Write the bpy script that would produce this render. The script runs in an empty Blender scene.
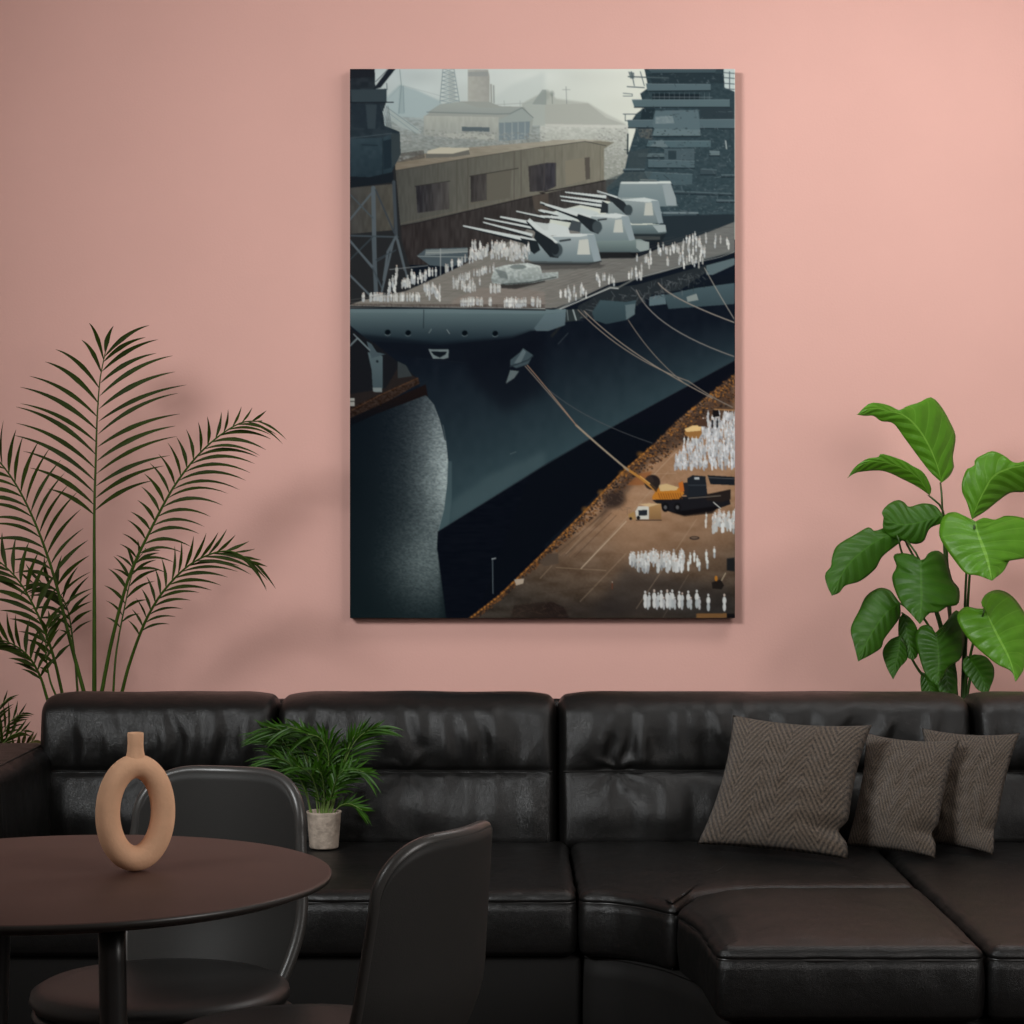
import bpy, bmesh, math, random
from mathutils import Vector, noise, Matrix
import numpy as np

SC = bpy.context.scene
COL = SC.collection
FPX, CZ = 2150.0, 1.2                    # focal length in pixels of a 1024 frame, eye height
WALL_Y = 5.95

def at(px, py, d):                       # the point at distance d seen at a photo pixel
    return Vector(((px - 512) / FPX * d, d, CZ - (py - 512) / FPX * d))

# ---------------------------------------------------------------- objects
def wloc(o):
    v = Vector((0, 0, 0))
    while o: v += o.location; o = o.parent
    return v
def obj(name, V, Fc, m, parent=None, smooth=True, uv=None, origin=None):
    V = [Vector(v) for v in V]
    me = bpy.data.meshes.new(name)
    if parent is not None: o0 = wloc(parent)
    elif origin is not None: o0 = Vector(origin)
    else:
        xs = [v.x for v in V]; ys = [v.y for v in V]; zs = [v.z for v in V]
        o0 = Vector(((min(xs) + max(xs)) / 2, (min(ys) + max(ys)) / 2, min(zs)))
    me.from_pydata([v - o0 for v in V], [], Fc)
    if uv is not None:
        l = me.uv_layers.new(name='UVMap')
        for lp in me.loops: l.data[lp.index].uv = uv[lp.vertex_index]
    me.update()
    if smooth: me.polygons.foreach_set('use_smooth', [True] * len(me.polygons))
    me.materials.append(m)
    o = bpy.data.objects.new(name, me); COL.objects.link(o)
    if parent is not None: o.parent = parent
    else: o.location = o0
    return o
def thing(name, label, cat, loc=(0, 0, 0), group=None):
    o = bpy.data.objects.new(name, None); COL.objects.link(o)
    o.location = loc; o.empty_display_size = .05
    o['label'] = label; o['category'] = cat
    if group: o['group'] = group
    return o
def struct(name, V, Fc, m):
    o = obj(name, V, Fc, m, smooth=False); o['kind'] = 'structure'; return o
def fix_normals(o):
    bm = bmesh.new(); bm.from_mesh(o.data); bmesh.ops.recalc_face_normals(bm, faces=bm.faces); bm.to_mesh(o.data); bm.free()

# ---------------------------------------------------------------- materials
def lin(c): return tuple(((v / 255) / 12.92 if v / 255 <= .04045 else ((v / 255 + .055) / 1.055) ** 2.4) for v in c)
def mat(name, col, rough=.5, spec=.5, bump=0, bscale=100, metal=0, var=0, vscale=8, sheen=0, coat=0):
    m = bpy.data.materials.new(name); m.use_nodes = True
    nt = m.node_tree; b = nt.nodes['Principled BSDF']
    b.inputs['Base Color'].default_value = (*col, 1); b.inputs['Roughness'].default_value = rough
    b.inputs['Specular IOR Level'].default_value = spec; b.inputs['Metallic'].default_value = metal
    if sheen: b.inputs['Sheen Weight'].default_value = sheen
    if coat: b.inputs['Coat Weight'].default_value = coat; b.inputs['Coat Roughness'].default_value = .3
    tc = nt.nodes.new('ShaderNodeTexCoord')
    if bump:
        n = nt.nodes.new('ShaderNodeTexNoise'); n.inputs['Scale'].default_value = bscale; n.inputs['Detail'].default_value = 4
        nt.links.new(tc.outputs['Object'], n.inputs['Vector'])
        bp = nt.nodes.new('ShaderNodeBump'); bp.inputs['Strength'].default_value = bump; bp.inputs['Distance'].default_value = .002
        nt.links.new(n.outputs['Fac'], bp.inputs['Height']); nt.links.new(bp.outputs['Normal'], b.inputs['Normal'])
    if var:
        n = nt.nodes.new('ShaderNodeTexNoise'); n.inputs['Scale'].default_value = vscale; n.inputs['Detail'].default_value = 3
        nt.links.new(tc.outputs['Object'], n.inputs['Vector'])
        r = nt.nodes.new('ShaderNodeValToRGB'); e = r.color_ramp.elements
        e[0].position = .3; e[0].color = tuple(max(0, c * (1 - var)) for c in col) + (1,)
        e[1].position = .7; e[1].color = tuple(min(1, c * (1 + var)) for c in col) + (1,)
        nt.links.new(n.outputs['Fac'], r.inputs['Fac']); nt.links.new(r.outputs['Color'], b.inputs['Base Color'])
    return m
def math_node(nt, op, a, b=None, c=None):
    n = nt.nodes.new('ShaderNodeMath'); n.operation = op
    for i, v in enumerate((a, b, c)):
        if v is None: continue
        if isinstance(v, (int, float)): n.inputs[i].default_value = v
        else: nt.links.new(v, n.inputs[i])
    return n.outputs[0]

def leather_mat():
    m = mat('black_leather', (.0046, .0044, .0042), .40, .33)
    nt = m.node_tree; b = nt.nodes['Principled BSDF']; tc = nt.nodes.new('ShaderNodeTexCoord')
    v = nt.nodes.new('ShaderNodeTexVoronoi'); v.inputs['Scale'].default_value = 420; v.feature = 'DISTANCE_TO_EDGE'
    n = nt.nodes.new('ShaderNodeTexNoise'); n.inputs['Scale'].default_value = 26; n.inputs['Detail'].default_value = 5
    nt.links.new(tc.outputs['Object'], v.inputs['Vector']); nt.links.new(tc.outputs['Object'], n.inputs['Vector'])
    h = math_node(nt, 'ADD', math_node(nt, 'MULTIPLY', v.outputs['Distance'], .5), math_node(nt, 'MULTIPLY', n.outputs['Fac'], 1.6))
    bp = nt.nodes.new('ShaderNodeBump'); bp.inputs['Strength'].default_value = .35; bp.inputs['Distance'].default_value = .004
    nt.links.new(h, bp.inputs['Height']); nt.links.new(bp.outputs['Normal'], b.inputs['Normal'])
    rr = math_node(nt, 'ADD', math_node(nt, 'MULTIPLY', n.outputs['Fac'], .2), .27)
    nt.links.new(rr, b.inputs['Roughness'])
    return m

def tweed_mat():
    m = mat('tweed', (.07, .055, .045), .95, .1, sheen=.15)
    nt = m.node_tree; b = nt.nodes['Principled BSDF']
    uv = nt.nodes.new('ShaderNodeTexCoord'); sp = nt.nodes.new('ShaderNodeSeparateXYZ'); nt.links.new(uv.outputs['UV'], sp.inputs[0])
    n = nt.nodes.new('ShaderNodeTexNoise'); n.inputs['Scale'].default_value = 62; n.inputs['Detail'].default_value = 6; n.inputs['Roughness'].default_value = .85; nt.links.new(uv.outputs['UV'], n.inputs['Vector'])
    n2 = nt.nodes.new('ShaderNodeTexNoise'); n2.inputs['Scale'].default_value = 6; nt.links.new(uv.outputs['UV'], n2.inputs['Vector'])
    us = math_node(nt, 'ADD', sp.outputs['X'], math_node(nt, 'MULTIPLY', n2.outputs['Fac'], .035))
    tri = math_node(nt, 'PINGPONG', math_node(nt, 'MULTIPLY', us, 6.0), 1)
    ph = math_node(nt, 'ADD', math_node(nt, 'MULTIPLY', sp.outputs['Y'], 17), math_node(nt, 'MULTIPLY', tri, 4.6))
    s = math_node(nt, 'SINE', math_node(nt, 'MULTIPLY', ph, 6.2832))
    f = math_node(nt, 'ADD', math_node(nt, 'MULTIPLY', s, .16), math_node(nt, 'MULTIPLY_ADD', n.outputs['Fac'], 2.0, -.5))
    r = nt.nodes.new('ShaderNodeValToRGB'); e = r.color_ramp.elements
    e[0].position = .2; e[0].color = (.012, .009, .007, 1); e[1].position = .85; e[1].color = (.18, .133, .096, 1)
    nt.links.new(f, r.inputs['Fac']); nt.links.new(r.outputs['Color'], b.inputs['Base Color'])
    bp = nt.nodes.new('ShaderNodeBump'); bp.inputs['Strength'].default_value = 1; bp.inputs['Distance'].default_value = .004
    nt.links.new(f, bp.inputs['Height']); nt.links.new(bp.outputs['Normal'], b.inputs['Normal'])
    return m

def leaf_mat(name, c, vein, nv=8, rough=.42):
    m = mat(name, c, rough, .26)
    nt = m.node_tree; b = nt.nodes['Principled BSDF']
    uv = nt.nodes.new('ShaderNodeTexCoord'); sp = nt.nodes.new('ShaderNodeSeparateXYZ'); nt.links.new(uv.outputs['UV'], sp.inputs[0])
    au = math_node(nt, 'ABSOLUTE', math_node(nt, 'SUBTRACT', sp.outputs['X'], .5))
    ph = math_node(nt, 'SUBTRACT', math_node(nt, 'MULTIPLY', sp.outputs['Y'], nv), math_node(nt, 'MULTIPLY', au, 3.2))
    pp = math_node(nt, 'PINGPONG', ph, .5)
    v1 = math_node(nt, 'LESS_THAN', pp, .04); v1 = math_node(nt, 'MULTIPLY', v1, .3)
    mid = math_node(nt, 'LESS_THAN', au, .018)
    f = math_node(nt, 'MAXIMUM', v1, mid)
    n = nt.nodes.new('ShaderNodeTexNoise'); n.inputs['Scale'].default_value = 30; nt.links.new(uv.outputs['Object'], n.inputs['Vector'])
    mx0 = nt.nodes.new('ShaderNodeMix'); mx0.data_type = 'RGBA'
    mx0.inputs[6].default_value = tuple(v * .75 for v in c) + (1,); mx0.inputs[7].default_value = tuple(v * 1.2 for v in c) + (1,); nt.links.new(n.outputs['Fac'], mx0.inputs[0])
    mx = nt.nodes.new('ShaderNodeMix'); mx.data_type = 'RGBA'; mx.inputs[7].default_value = (*vein, 1)
    nt.links.new(f, mx.inputs[0]); nt.links.new(mx0.outputs[2], mx.inputs[6]); nt.links.new(mx.outputs[2], b.inputs['Base Color'])
    bp = nt.nodes.new('ShaderNodeBump'); bp.inputs['Strength'].default_value = .6; bp.inputs['Distance'].default_value = .004
    nt.links.new(pp, bp.inputs['Height']); nt.links.new(bp.outputs['Normal'], b.inputs['Normal'])
    return m

M = {}
M['wall'] = mat('pink_plaster', (.69, .402, .35), .9, .12, .22, 160, var=.025, vscale=2.2)
M['side'] = mat('side_plaster', (.46, .42, .39), .9, .15)
M['ceil'] = mat('white_ceiling', (.66, .65, .63), .9, .1)
M['floor'] = mat('dark_floor', (.03, .014, .011), .5, .4, var=.3, vscale=5)
M['trim'] = mat('trim_paint', (.6, .33, .28), .6, .3)
M['leather'] = leather_mat()
M['welt'] = mat('leather_welt', (.012, .011, .0105), .38, .5)
M['frame'] = mat('sofa_base', (.006, .0055, .005), .7, .2)
M['foot'] = mat('sofa_foot', (.01, .009, .008), .4, .4)
M['table'] = mat('table_laminate', (.080, .040, .031), .55, .35, .04, 300, var=.06, vscale=14)
M['table_edge'] = mat('table_edge', (.02, .017, .015), .38, .5)
M['blackwood'] = mat('black_lacquer', (.009, .0085, .008), .33, .5, .03, 60)
M['chair'] = mat('chair_leather', (.023, .0222, .021), .55, .2, .12, 500)
M['chair_rim'] = mat('chair_rim', (.035, .033, .031), .34, .5, .08, 400)
M['chair_seat'] = mat('chair_seat', (.012, .0115, .011), .42, .5, .1, 400)
M['metal'] = mat('black_metal', (.03, .029, .028), .3, .5, metal=.6)
M['clay'] = mat('terracotta', (.78, .46, .285), .75, .25, .25, 260, var=.05, vscale=40)
M['tweed'] = tweed_mat()
M['palm'] = mat('palm_leaf', (.021, .033, .003), .55, .10, var=.3, vscale=9)
M['palm_stem'] = mat('palm_stem', (.034, .066, .007), .5, .12, var=.2, vscale=20)
M['small_palm'] = mat('small_palm_leaf', (.021, .068, .0025), .42, .2, var=.35, vscale=30)
M['small_stem'] = mat('small_palm_stem', (.13, .20, .05), .5, .3)
M['olive'] = mat('olive_leaf', (.10, .085, .025), .6, .2, var=.3, vscale=20)
M['big_leaf'] = leaf_mat('broad_leaf', (.072, .205, .010), (.14, .31, .035), rough=.38)
M['dark_leaf'] = leaf_mat('broad_leaf_deep', (.027, .094, .004), (.04, .125, .008), rough=.45)
M['petiole'] = mat('petiole', (.030, .07, .010), .45, .4)
M['pot'] = mat('woven_pot', (.40, .33, .27), .85, .15, .9, 160, var=.25, vscale=60)
M['soil'] = mat('soil', (.02, .014, .01), .95, .05, .8, 90)
M['planter'] = mat('planter', (.06, .055, .05), .7, .3)
M['canvas_edge'] = mat('canvas_edge', (.02, .026, .032), .8, .1, .1, 600)

# ---------------------------------------------------------------- shapes
def tube(P, R, seg=10, cap=True, V=None, Fc=None):
    V = [] if V is None else V; Fc = [] if Fc is None else Fc
    P = [Vector(p) for p in P]; n = len(P)
    if isinstance(R, (int, float)): R = [R] * n
    T = [(P[min(i + 1, n - 1)] - P[max(i - 1, 0)]).normalized() for i in range(n)]
    up = Vector((0, 0, 1)) if abs(T[0].z) < .9 else Vector((1, 0, 0))
    u = (up - T[0] * up.dot(T[0])).normalized(); b0 = len(V)
    for i in range(n):
        u = (u - T[i] * u.dot(T[i])).normalized(); w = T[i].cross(u)
        for k in range(seg):
            a = 2 * math.pi * k / seg; V.append(P[i] + (u * math.cos(a) + w * math.sin(a)) * R[i])
    for i in range(n - 1):
        for k in range(seg):
            k2 = (k + 1) % seg; q = b0 + i * seg
            Fc.append((q + k, q + k2, q + seg + k2, q + seg + k))
    if cap:
        Fc.append(tuple(b0 + k for k in reversed(range(seg)))); Fc.append(tuple(b0 + (n - 1) * seg + k for k in range(seg)))
    return V, Fc
def ring_tube(P, r, seg=8):                                 # closed loop
    V, Fc = [], []; n = len(P); P = [Vector(p) for p in P]; u = None
    for i in range(n):
        t = (P[(i + 1) % n] - P[i - 1]).normalized()
        if u is None: u = Vector((0, 0, 1)) if abs(t.z) < .9 else Vector((1, 0, 0))
        u = (u - t * u.dot(t)).normalized(); w = t.cross(u)
        for k in range(seg):
            a = 2 * math.pi * k / seg; V.append(P[i] + (u * math.cos(a) + w * math.sin(a)) * r)
    for i in range(n):
        for k in range(seg):
            k2 = (k + 1) % seg; j = (i + 1) % n
            Fc.append((i * seg + k, i * seg + k2, j * seg + k2, j * seg + k))
    return V, Fc
def lathe(prof, seg=48, cx=0, cy=0, close=True):
    V, Fc = [], []
    for r, z in prof:
        for k in range(seg):
            a = 2 * math.pi * k / seg; V.append((cx + r * math.cos(a), cy + r * math.sin(a), z))
    for i in range(len(prof) - 1):
        for k in range(seg):
            k2 = (k + 1) % seg; Fc.append((i * seg + k, i * seg + k2, (i + 1) * seg + k2, (i + 1) * seg + k))
    if close:
        Fc.append(tuple(reversed(range(seg)))); b = (len(prof) - 1) * seg; Fc.append(tuple(b + k for k in range(seg)))
    return V, Fc
def box(x0, x1, y0, y1, z0, z1):
    V = [(x, y, z) for z in (z0, z1) for y in (y0, y1) for x in (x0, x1)]
    return V, [(0, 2, 3, 1), (4, 5, 7, 6), (0, 1, 5, 4), (2, 6, 7, 3), (0, 4, 6, 2), (1, 3, 7, 5)]
def rbox(x0, x1, y0, y1, z0, z1, r, seg, deform=None):      # rounded, subdivided box
    c = Vector(((x0 + x1) / 2, (y0 + y1) / 2, (z0 + z1) / 2)); h = ((x1 - x0) / 2, (y1 - y0) / 2, (z1 - z0) / 2)
    if isinstance(r, (int, float)): r = (r, r, r)
    r = [min(r[i], h[i] * .999) for i in range(3)]
    key, V, Fc = {}, [], []
    def axis(i):                                            # samples of an axis, dense in the rounding
        n = seg[i]; e = 6; a = h[i] - r[i]
        s = [-h[i] + r[i] * (1 - math.cos(math.pi / 2 * k / e)) for k in range(e)]
        return s + [-a + 2 * a * k / n for k in range(n + 1)] + [-v for v in reversed(s)]
    S = [axis(i) for i in range(3)]
    def vid(p):
        k = tuple(round(v, 5) for v in p)
        if k in key: return key[k]
        q = [0, 0, 0]; d = [0, 0, 0]
        for i in range(3):
            a = h[i] - r[i]; cl = max(-a, min(a, p[i])); d[i] = (p[i] - cl) / r[i]; q[i] = cl
        L = math.sqrt(sum(v * v for v in d)) or 1
        v = c + Vector([q[i] + d[i] / L * r[i] for i in range(3)])
        if deform: v = deform(v)
        key[k] = len(V); V.append(v); return key[k]
    for ax in range(3):
        a, b = (ax + 1) % 3, (ax + 2) % 3
        for sgn in (-1, 1):
            for i in range(len(S[a]) - 1):
                for j in range(len(S[b]) - 1):
                    q = []
                    for (ii, jj) in ((i, j), (i + 1, j), (i + 1, j + 1), (i, j + 1)):
                        p = [0, 0, 0]; p[ax] = sgn * h[ax]; p[a] = S[a][ii]; p[b] = S[b][jj]; q.append(vid(p))
                    if sgn < 0: q.reverse()
                    if len(set(q)) == 4: Fc.append(tuple(q))
    return V, Fc
def nz(x, y, z): return noise.noise(Vector((x, y, z)))
def chaikin(P, n=2, closed=True):
    P = [Vector(p) for p in P]
    for _ in range(n):
        Q = []
        for i in range(len(P)):
            a, b = P[i], P[(i + 1) % len(P)]; Q += [a * .8 + b * .2, a * .2 + b * .8]
        P = Q
    return P
def resample(P, n, closed=False):
    P = [Vector(p) for p in P]
    if closed: P = P + [P[0]]
    L = [0]
    for a, b in zip(P[:-1], P[1:]): L.append(L[-1] + (b - a).length)
    out = []; m = n if closed else n - 1; j = 0
    for i in range(n):
        s = L[-1] * i / m
        while j < len(L) - 2 and L[j + 1] < s: j += 1
        f = (s - L[j]) / max(1e-9, L[j + 1] - L[j]); out.append(P[j].lerp(P[j + 1], min(1, max(0, f))))
    return out
def spline(P, n):                                           # Catmull-Rom through the points, evenly spaced
    P = [Vector(p) for p in P]; Q = [P[0] * 2 - P[1]] + P + [P[-1] * 2 - P[-2]]; out = []
    for i in range(1, len(Q) - 2):
        for k in range(10):
            t = k / 10; a, b, c, d = Q[i - 1:i + 3]
            out.append(.5 * ((2 * b) + (c - a) * t + (2 * a - 5 * b + 4 * c - d) * t * t + (3 * b - a - 3 * c + d) * t ** 3))
    out.append(P[-1])
    return resample(out, n)
def slab(poly, z0, z1, r, puff=.015, n=220, seed=0, wr=.003, rc=.07):   # upholstered seat from a footprint
    P = []
    for (xa, ya), (xb, yb) in zip(poly, poly[1:] + poly[:1]):
        L = math.hypot(xb - xa, yb - ya); k = max(1, round(L / rc))
        P += [Vector((xa + (xb - xa) * i / k, ya + (yb - ya) * i / k, 0)) for i in range(k)]
    P = resample(chaikin(P, 4), n, True)
    area = sum(P[i].x * P[(i + 1) % n].y - P[(i + 1) % n].x * P[i].y for i in range(n))
    if area < 0: P.reverse()
    N = []
    for i in range(n):
        t = (P[(i + 1) % n] - P[i - 1]).normalized(); N.append(Vector((-t.y, t.x, 0)))   # inward
    cen = sum(P, Vector()) / n
    prof = [(.012, z0), (.002, z0 + .008)] + [(-.004 * math.sin(math.pi * k / 6), z0 + .012 + (z1 - r - z0 - .012) * k / 6) for k in range(7)]
    prof += [(.006, z1 - r + .001)]                         # the seam groove
    prof += [(-.001 + r * 1.1 * (1 - math.cos(a)), z1 - r + .004 + (r - .004) * math.sin(a)) for a in [math.pi / 2 * k / 6 for k in range(7)]]
    V, Fc = [], []
    for ins, z in prof:
        for i in range(n):
            p = P[i] + N[i] * ins; s = i / n
            w = wr * nz(p.x * 30 + seed, p.y * 30, z * 6) * max(0, 1 - abs(z - (z1 - .02)) / .09)
            V.append(Vector((p.x, p.y, z)) + N[i] * w)
    base = V[-n:]; K = 16
    hx = max(abs(v.x - cen.x) for v in base); hy = max(abs(v.y - cen.y) for v in base)
    for k in range(1, K):
        s = 1 - (k / K)
        for i in range(n):
            p = cen.lerp(Vector((base[i].x, base[i].y, 0)), s)
            z = z1 + puff * max(0, 1 - ((p.x - cen.x) / hx) ** 4) * max(0, 1 - ((p.y - cen.y) / hy) ** 4) + .004 * nz(p.x * 7 + seed, p.y * 7, 3) * (1 - s ** 6) + wr * .8 * nz(p.x * 24, p.y * 5 + seed, 1) * (s ** 2)
            V.append(Vector((p.x, p.y, z)))
    rows = len(prof) + K - 1
    for j in range(rows - 1):
        for i in range(n):
            i2 = (i + 1) % n; Fc.append((j * n + i, j * n + i2, (j + 1) * n + i2, (j + 1) * n + i))
    V.append(Vector((cen.x, cen.y, z1 + puff))); c = len(V) - 1
    for i in range(n): Fc.append(((rows - 1) * n + i, (rows - 1) * n + (i + 1) % n, c))
    Fc.append(tuple(reversed(range(n))))
    seam = [P[i] + N[i] * .003 + Vector((0, 0, z1 - r + .001)) for i in range(n)]
    return V, Fc, seam

# ---------------------------------------------------------------- the room
def quad(a, b, c, d): return [a, b, c, d], [(0, 1, 2, 3)]
XL, XR, YF, ZT = -2.3, 2.6, -.6, 2.9
struct('floor', *box(XL - .1, XR + .1, YF, WALL_Y + .1, -.08, 0), M['floor'])
struct('wall_back', *box(XL - .1, XR + .1, WALL_Y, WALL_Y + .1, 0, ZT), M['wall'])
struct('wall_left', *box(XL - .1, XL, YF, WALL_Y, 0, ZT), M['side'])
struct('wall_right', *box(XR, XR + .1, YF, WALL_Y, 0, ZT), M['side'])
struct('ceiling', *box(XL - .1, XR + .1, YF, WALL_Y + .1, ZT, ZT + .08), M['ceil'])
struct('baseboard_back', *box(XL, XR, WALL_Y - .015, WALL_Y, 0, .09), M['trim'])

# ---------------------------------------------------------------- the print on the canvas
def paint_print(SS=3, OUT=1.25):
    import numpy as np
    X0, Y0, X1, Y1 = 350.0, 69.0, 735.0, 618.0
    W = int((X1 - X0) * SS); H = int((Y1 - Y0) * SS)
    img = np.zeros((H, W, 3), np.float32)
    rs = np.random.RandomState(7)
    gx = X0 + (np.arange(W) + .5) / SS; gy = Y0 + (np.arange(H) + .5) / SS

    def vnoise(X, Y, sx, sy, seed=0):
        r = np.random.RandomState(seed); T = r.rand(257, 257).astype(np.float32)
        u = X / sx + seed * 3.1; v = Y / sy + seed * 1.7
        iu = np.floor(u).astype(int); iv = np.floor(v).astype(int)
        fu = u - iu; fv = v - iv; fu = fu * fu * (3 - 2 * fu); fv = fv * fv * (3 - 2 * fv)
        g = lambda a, b: T[b % 256, a % 256]
        return (g(iu, iv) * (1 - fu) + g(iu + 1, iv) * fu) * (1 - fv) + (g(iu, iv + 1) * (1 - fu) + g(iu + 1, iv + 1) * fu) * fv

    def box(xa, ya, xb, yb, pad=1):
        i0 = max(0, int((xa - pad - X0) * SS)); i1 = min(W, int((xb + pad - X0) * SS) + 1)
        j0 = max(0, int((ya - pad - Y0) * SS)); j1 = min(H, int((yb + pad - Y0) * SS) + 1)
        return i0, i1, j0, j1

    def put(sl, mask, col, X, Y):
        c = col(X, Y) if callable(col) else np.array(col, np.float32)
        img[sl] = img[sl] * (1 - mask[..., None]) + c * mask[..., None]

    def poly(pts, col, a=1.0, soft=0, tex=None):
        xs = [p[0] for p in pts]; ys = [p[1] for p in pts]
        pad = 1 + soft * 3
        i0, i1, j0, j1 = box(min(xs), min(ys), max(xs), max(ys), pad)
        if i1 <= i0 or j1 <= j0: return
        X, Y = np.meshgrid(gx[i0:i1], gy[j0:j1])
        m = np.zeros(X.shape, bool); n = len(pts)
        for k in range(n):
            xa, ya = pts[k]; xb, yb = pts[(k + 1) % n]
            if ya == yb: continue
            c = (Y >= min(ya, yb)) & (Y < max(ya, yb))
            m ^= c & (X < xa + (Y - ya) * (xb - xa) / (yb - ya))
        m = m.astype(np.float32)
        if soft:
            r = max(1, int(soft * SS)); 
            for _ in range(2):
                for ax in (0, 1):
                    k = np.ones(2 * r + 1) / (2 * r + 1)
                    m = np.apply_along_axis(lambda v: np.convolve(v, k, 'same'), ax, m)
        m = m * a
        if tex is not None: m = m * tex(X, Y)
        put((slice(j0, j1), slice(i0, i1)), m.astype(np.float32), col, X, Y)

    def line(pts, w, col, a=1.0):
        for (xa, ya), (xb, yb) in zip(pts[:-1], pts[1:]):
            i0, i1, j0, j1 = box(min(xa, xb), min(ya, yb), max(xa, xb), max(ya, yb), w + 1)
            if i1 <= i0 or j1 <= j0: continue
            X, Y = np.meshgrid(gx[i0:i1], gy[j0:j1])
            dx, dy = xb - xa, yb - ya; L = dx * dx + dy * dy + 1e-9
            t = np.clip(((X - xa) * dx + (Y - ya) * dy) / L, 0, 1)
            d = np.hypot(X - xa - t * dx, Y - ya - t * dy)
            m = np.clip((w / 2 - d) * SS + .5, 0, 1) * a
            put((slice(j0, j1), slice(i0, i1)), m.astype(np.float32), col, X, Y)

    def curve(p0, p1, p2, w, col, a=1.0, n=14):
        P = [((1 - t) ** 2 * p0[0] + 2 * t * (1 - t) * p1[0] + t * t * p2[0], (1 - t) ** 2 * p0[1] + 2 * t * (1 - t) * p1[1] + t * t * p2[1]) for t in np.linspace(0, 1, n)]
        line(P, w, col, a)

    def ell(cx, cy, rx, ry, col, a=1.0, soft=.15):
        i0, i1, j0, j1 = box(cx - rx, cy - ry, cx + rx, cy + ry, 1)
        if i1 <= i0 or j1 <= j0: return
        X, Y = np.meshgrid(gx[i0:i1], gy[j0:j1])
        d = np.hypot((X - cx) / rx, (Y - cy) / ry)
        m = np.clip((1 - d) / soft, 0, 1) * a
        put((slice(j0, j1), slice(i0, i1)), m.astype(np.float32), col, X, Y)

    def fr(ox, oy):
        return lambda *p: [(ox + p[i] * .2002, oy + p[i + 1] * .2002) for i in range(0, len(p), 2)]
    A, B, C, D, E, F = fr(340, 60), fr(540, 60), fr(340, 240), fr(540, 240), fr(340, 425), fr(540, 425)
    def vg(c0, c1, ya, yb, n=0, sx=2, sy=2, seed=1):       # a colour running from ya to yb with grain
        c0 = np.array(c0, np.float32); c1 = np.array(c1, np.float32)
        def f(X, Y):
            t = np.clip((Y - ya) / (yb - ya), 0, 1)[..., None]
            c = c0 * (1 - t) + c1 * t
            if n: c = c + ((vnoise(X, Y, sx, sy, seed) - .5) * n)[..., None]
            return c
        return f
    def hg(c0, c1, xa, xb, n=0, sx=2, sy=2, seed=1):
        c0 = np.array(c0, np.float32); c1 = np.array(c1, np.float32)
        def f(X, Y):
            t = np.clip((X - xa) / (xb - xa), 0, 1)[..., None]
            c = c0 * (1 - t) + c1 * t
            if n: c = c + ((vnoise(X, Y, sx, sy, seed) - .5) * n)[..., None]
            return c
        return f
    def man(x, y, h, c=(214, 218, 214), w=None, leg=(170, 176, 178)):
        w = w or h * .105
        ell(x, y - h * .62, w * 1.15, h * .24, c); ell(x, y - h * .25, w * .95, h * .27, leg if rs.rand() < .5 else c)
        ell(x, y - h * .93, w * .6, h * .085, (196, 180, 168) if rs.rand() < .4 else c)

    # ---- base and sky
    poly([(350, 69), (735, 69), (735, 618), (350, 618)], (20, 26, 34))
    poly([(350, 69), (735, 69), (735, 240), (350, 240)], lambda X, Y: np.stack([188 + (X - 380) * .12 - (Y - 69) * .1, 200 + (X - 380) * .09 - (Y - 69) * .1, 200 + (X - 380) * .05 - (Y - 69) * .12], -1) + ((vnoise(X, Y, 40, 14, 5) - .5) * 14)[..., None])
    # far hills
    poly(A(230, 190, 300, 125, 380, 150, 500, 205, 560, 300, 240, 320), (158, 176, 178), .8, .8)
    poly(A(700, 240, 850, 130, 1024, 60, 1024, 330, 700, 330), (188, 198, 194), .55, 2)
    poly(B(-90, 220, 40, 150, 80, 195, 240, 215, 330, 270, 430, 320, 430, 480, -90, 480), hg((158, 164, 156), (182, 186, 178), 520, 610), .85, .8)
    poly(A(230, 280, 1024, 330, 1024, 480, 230, 480), vg((150, 160, 158), (128, 134, 130), 120, 150, 34, 3, 1.2, 9), .9, .6)
    poly(B(0, 330, 440, 330, 440, 600, 0, 600), vg((190, 194, 186), (134, 138, 130), 125, 172, 26, 2, 1.5, 11), .9, .5)
    # right far works: sheds and masts
    poly(B(20, 225, 240, 218, 330, 290, 430, 325, 20, 330), (166, 170, 162), .8)
    line(B(130, 135, 133, 220), .5, (120, 130, 128)); line(B(112, 150, 150, 150), .4, (130, 138, 136))
    ell(*B(60, 170)[0], 3, 4, (128, 138, 132), .6, .6); ell(*B(30, 180)[0], 5, 6, (150, 158, 150), .6, .6)
    line(B(60, 170, 62, 220), .5, (110, 120, 116))
    poly(B(0, 320, 440, 328, 440, 345, 0, 330), (198, 200, 192), .7)
    poly(A(915, 225, 1024, 160, 1024, 330, 960, 330), (166, 174, 168), .9)
    poly(A(1010, 150, 1030, 150, 1030, 225, 960, 222), (140, 150, 146), .8)
    # power station, towers
    line(A(500, 215, 515, 45), .7, (128, 144, 146)); line(A(598, 215, 570, 45), .7, (128, 144, 146))
    for k in range(9):
        y = 45 + k * 20; xa = 515 - k * 1.7; xb = 570 + k * 3.2
        line(A(xa, y, xb, y + 20), .5, (128, 144, 146)); line(A(xb, y, xa, y + 20), .5, (128, 144, 146)); line(A(xa, y, xb, y), .35, (128, 144, 146))
    poly(A(540, 60, 572, 60, 578, 210, 545, 210), (150, 160, 158), .5)
    poly(A(300, 130, 318, 130, 325, 270, 290, 270), (130, 148, 150), .35); line(A(300, 50, 308, 130, 296, 270), .6, (120, 138, 140)); line(A(318, 130, 322, 262), .5, (120, 138, 140))
    line(A(308, 125, 240, 200), .4, (150, 164, 164)); line(A(318, 130, 500, 180), .4, (160, 172, 172))
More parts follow.
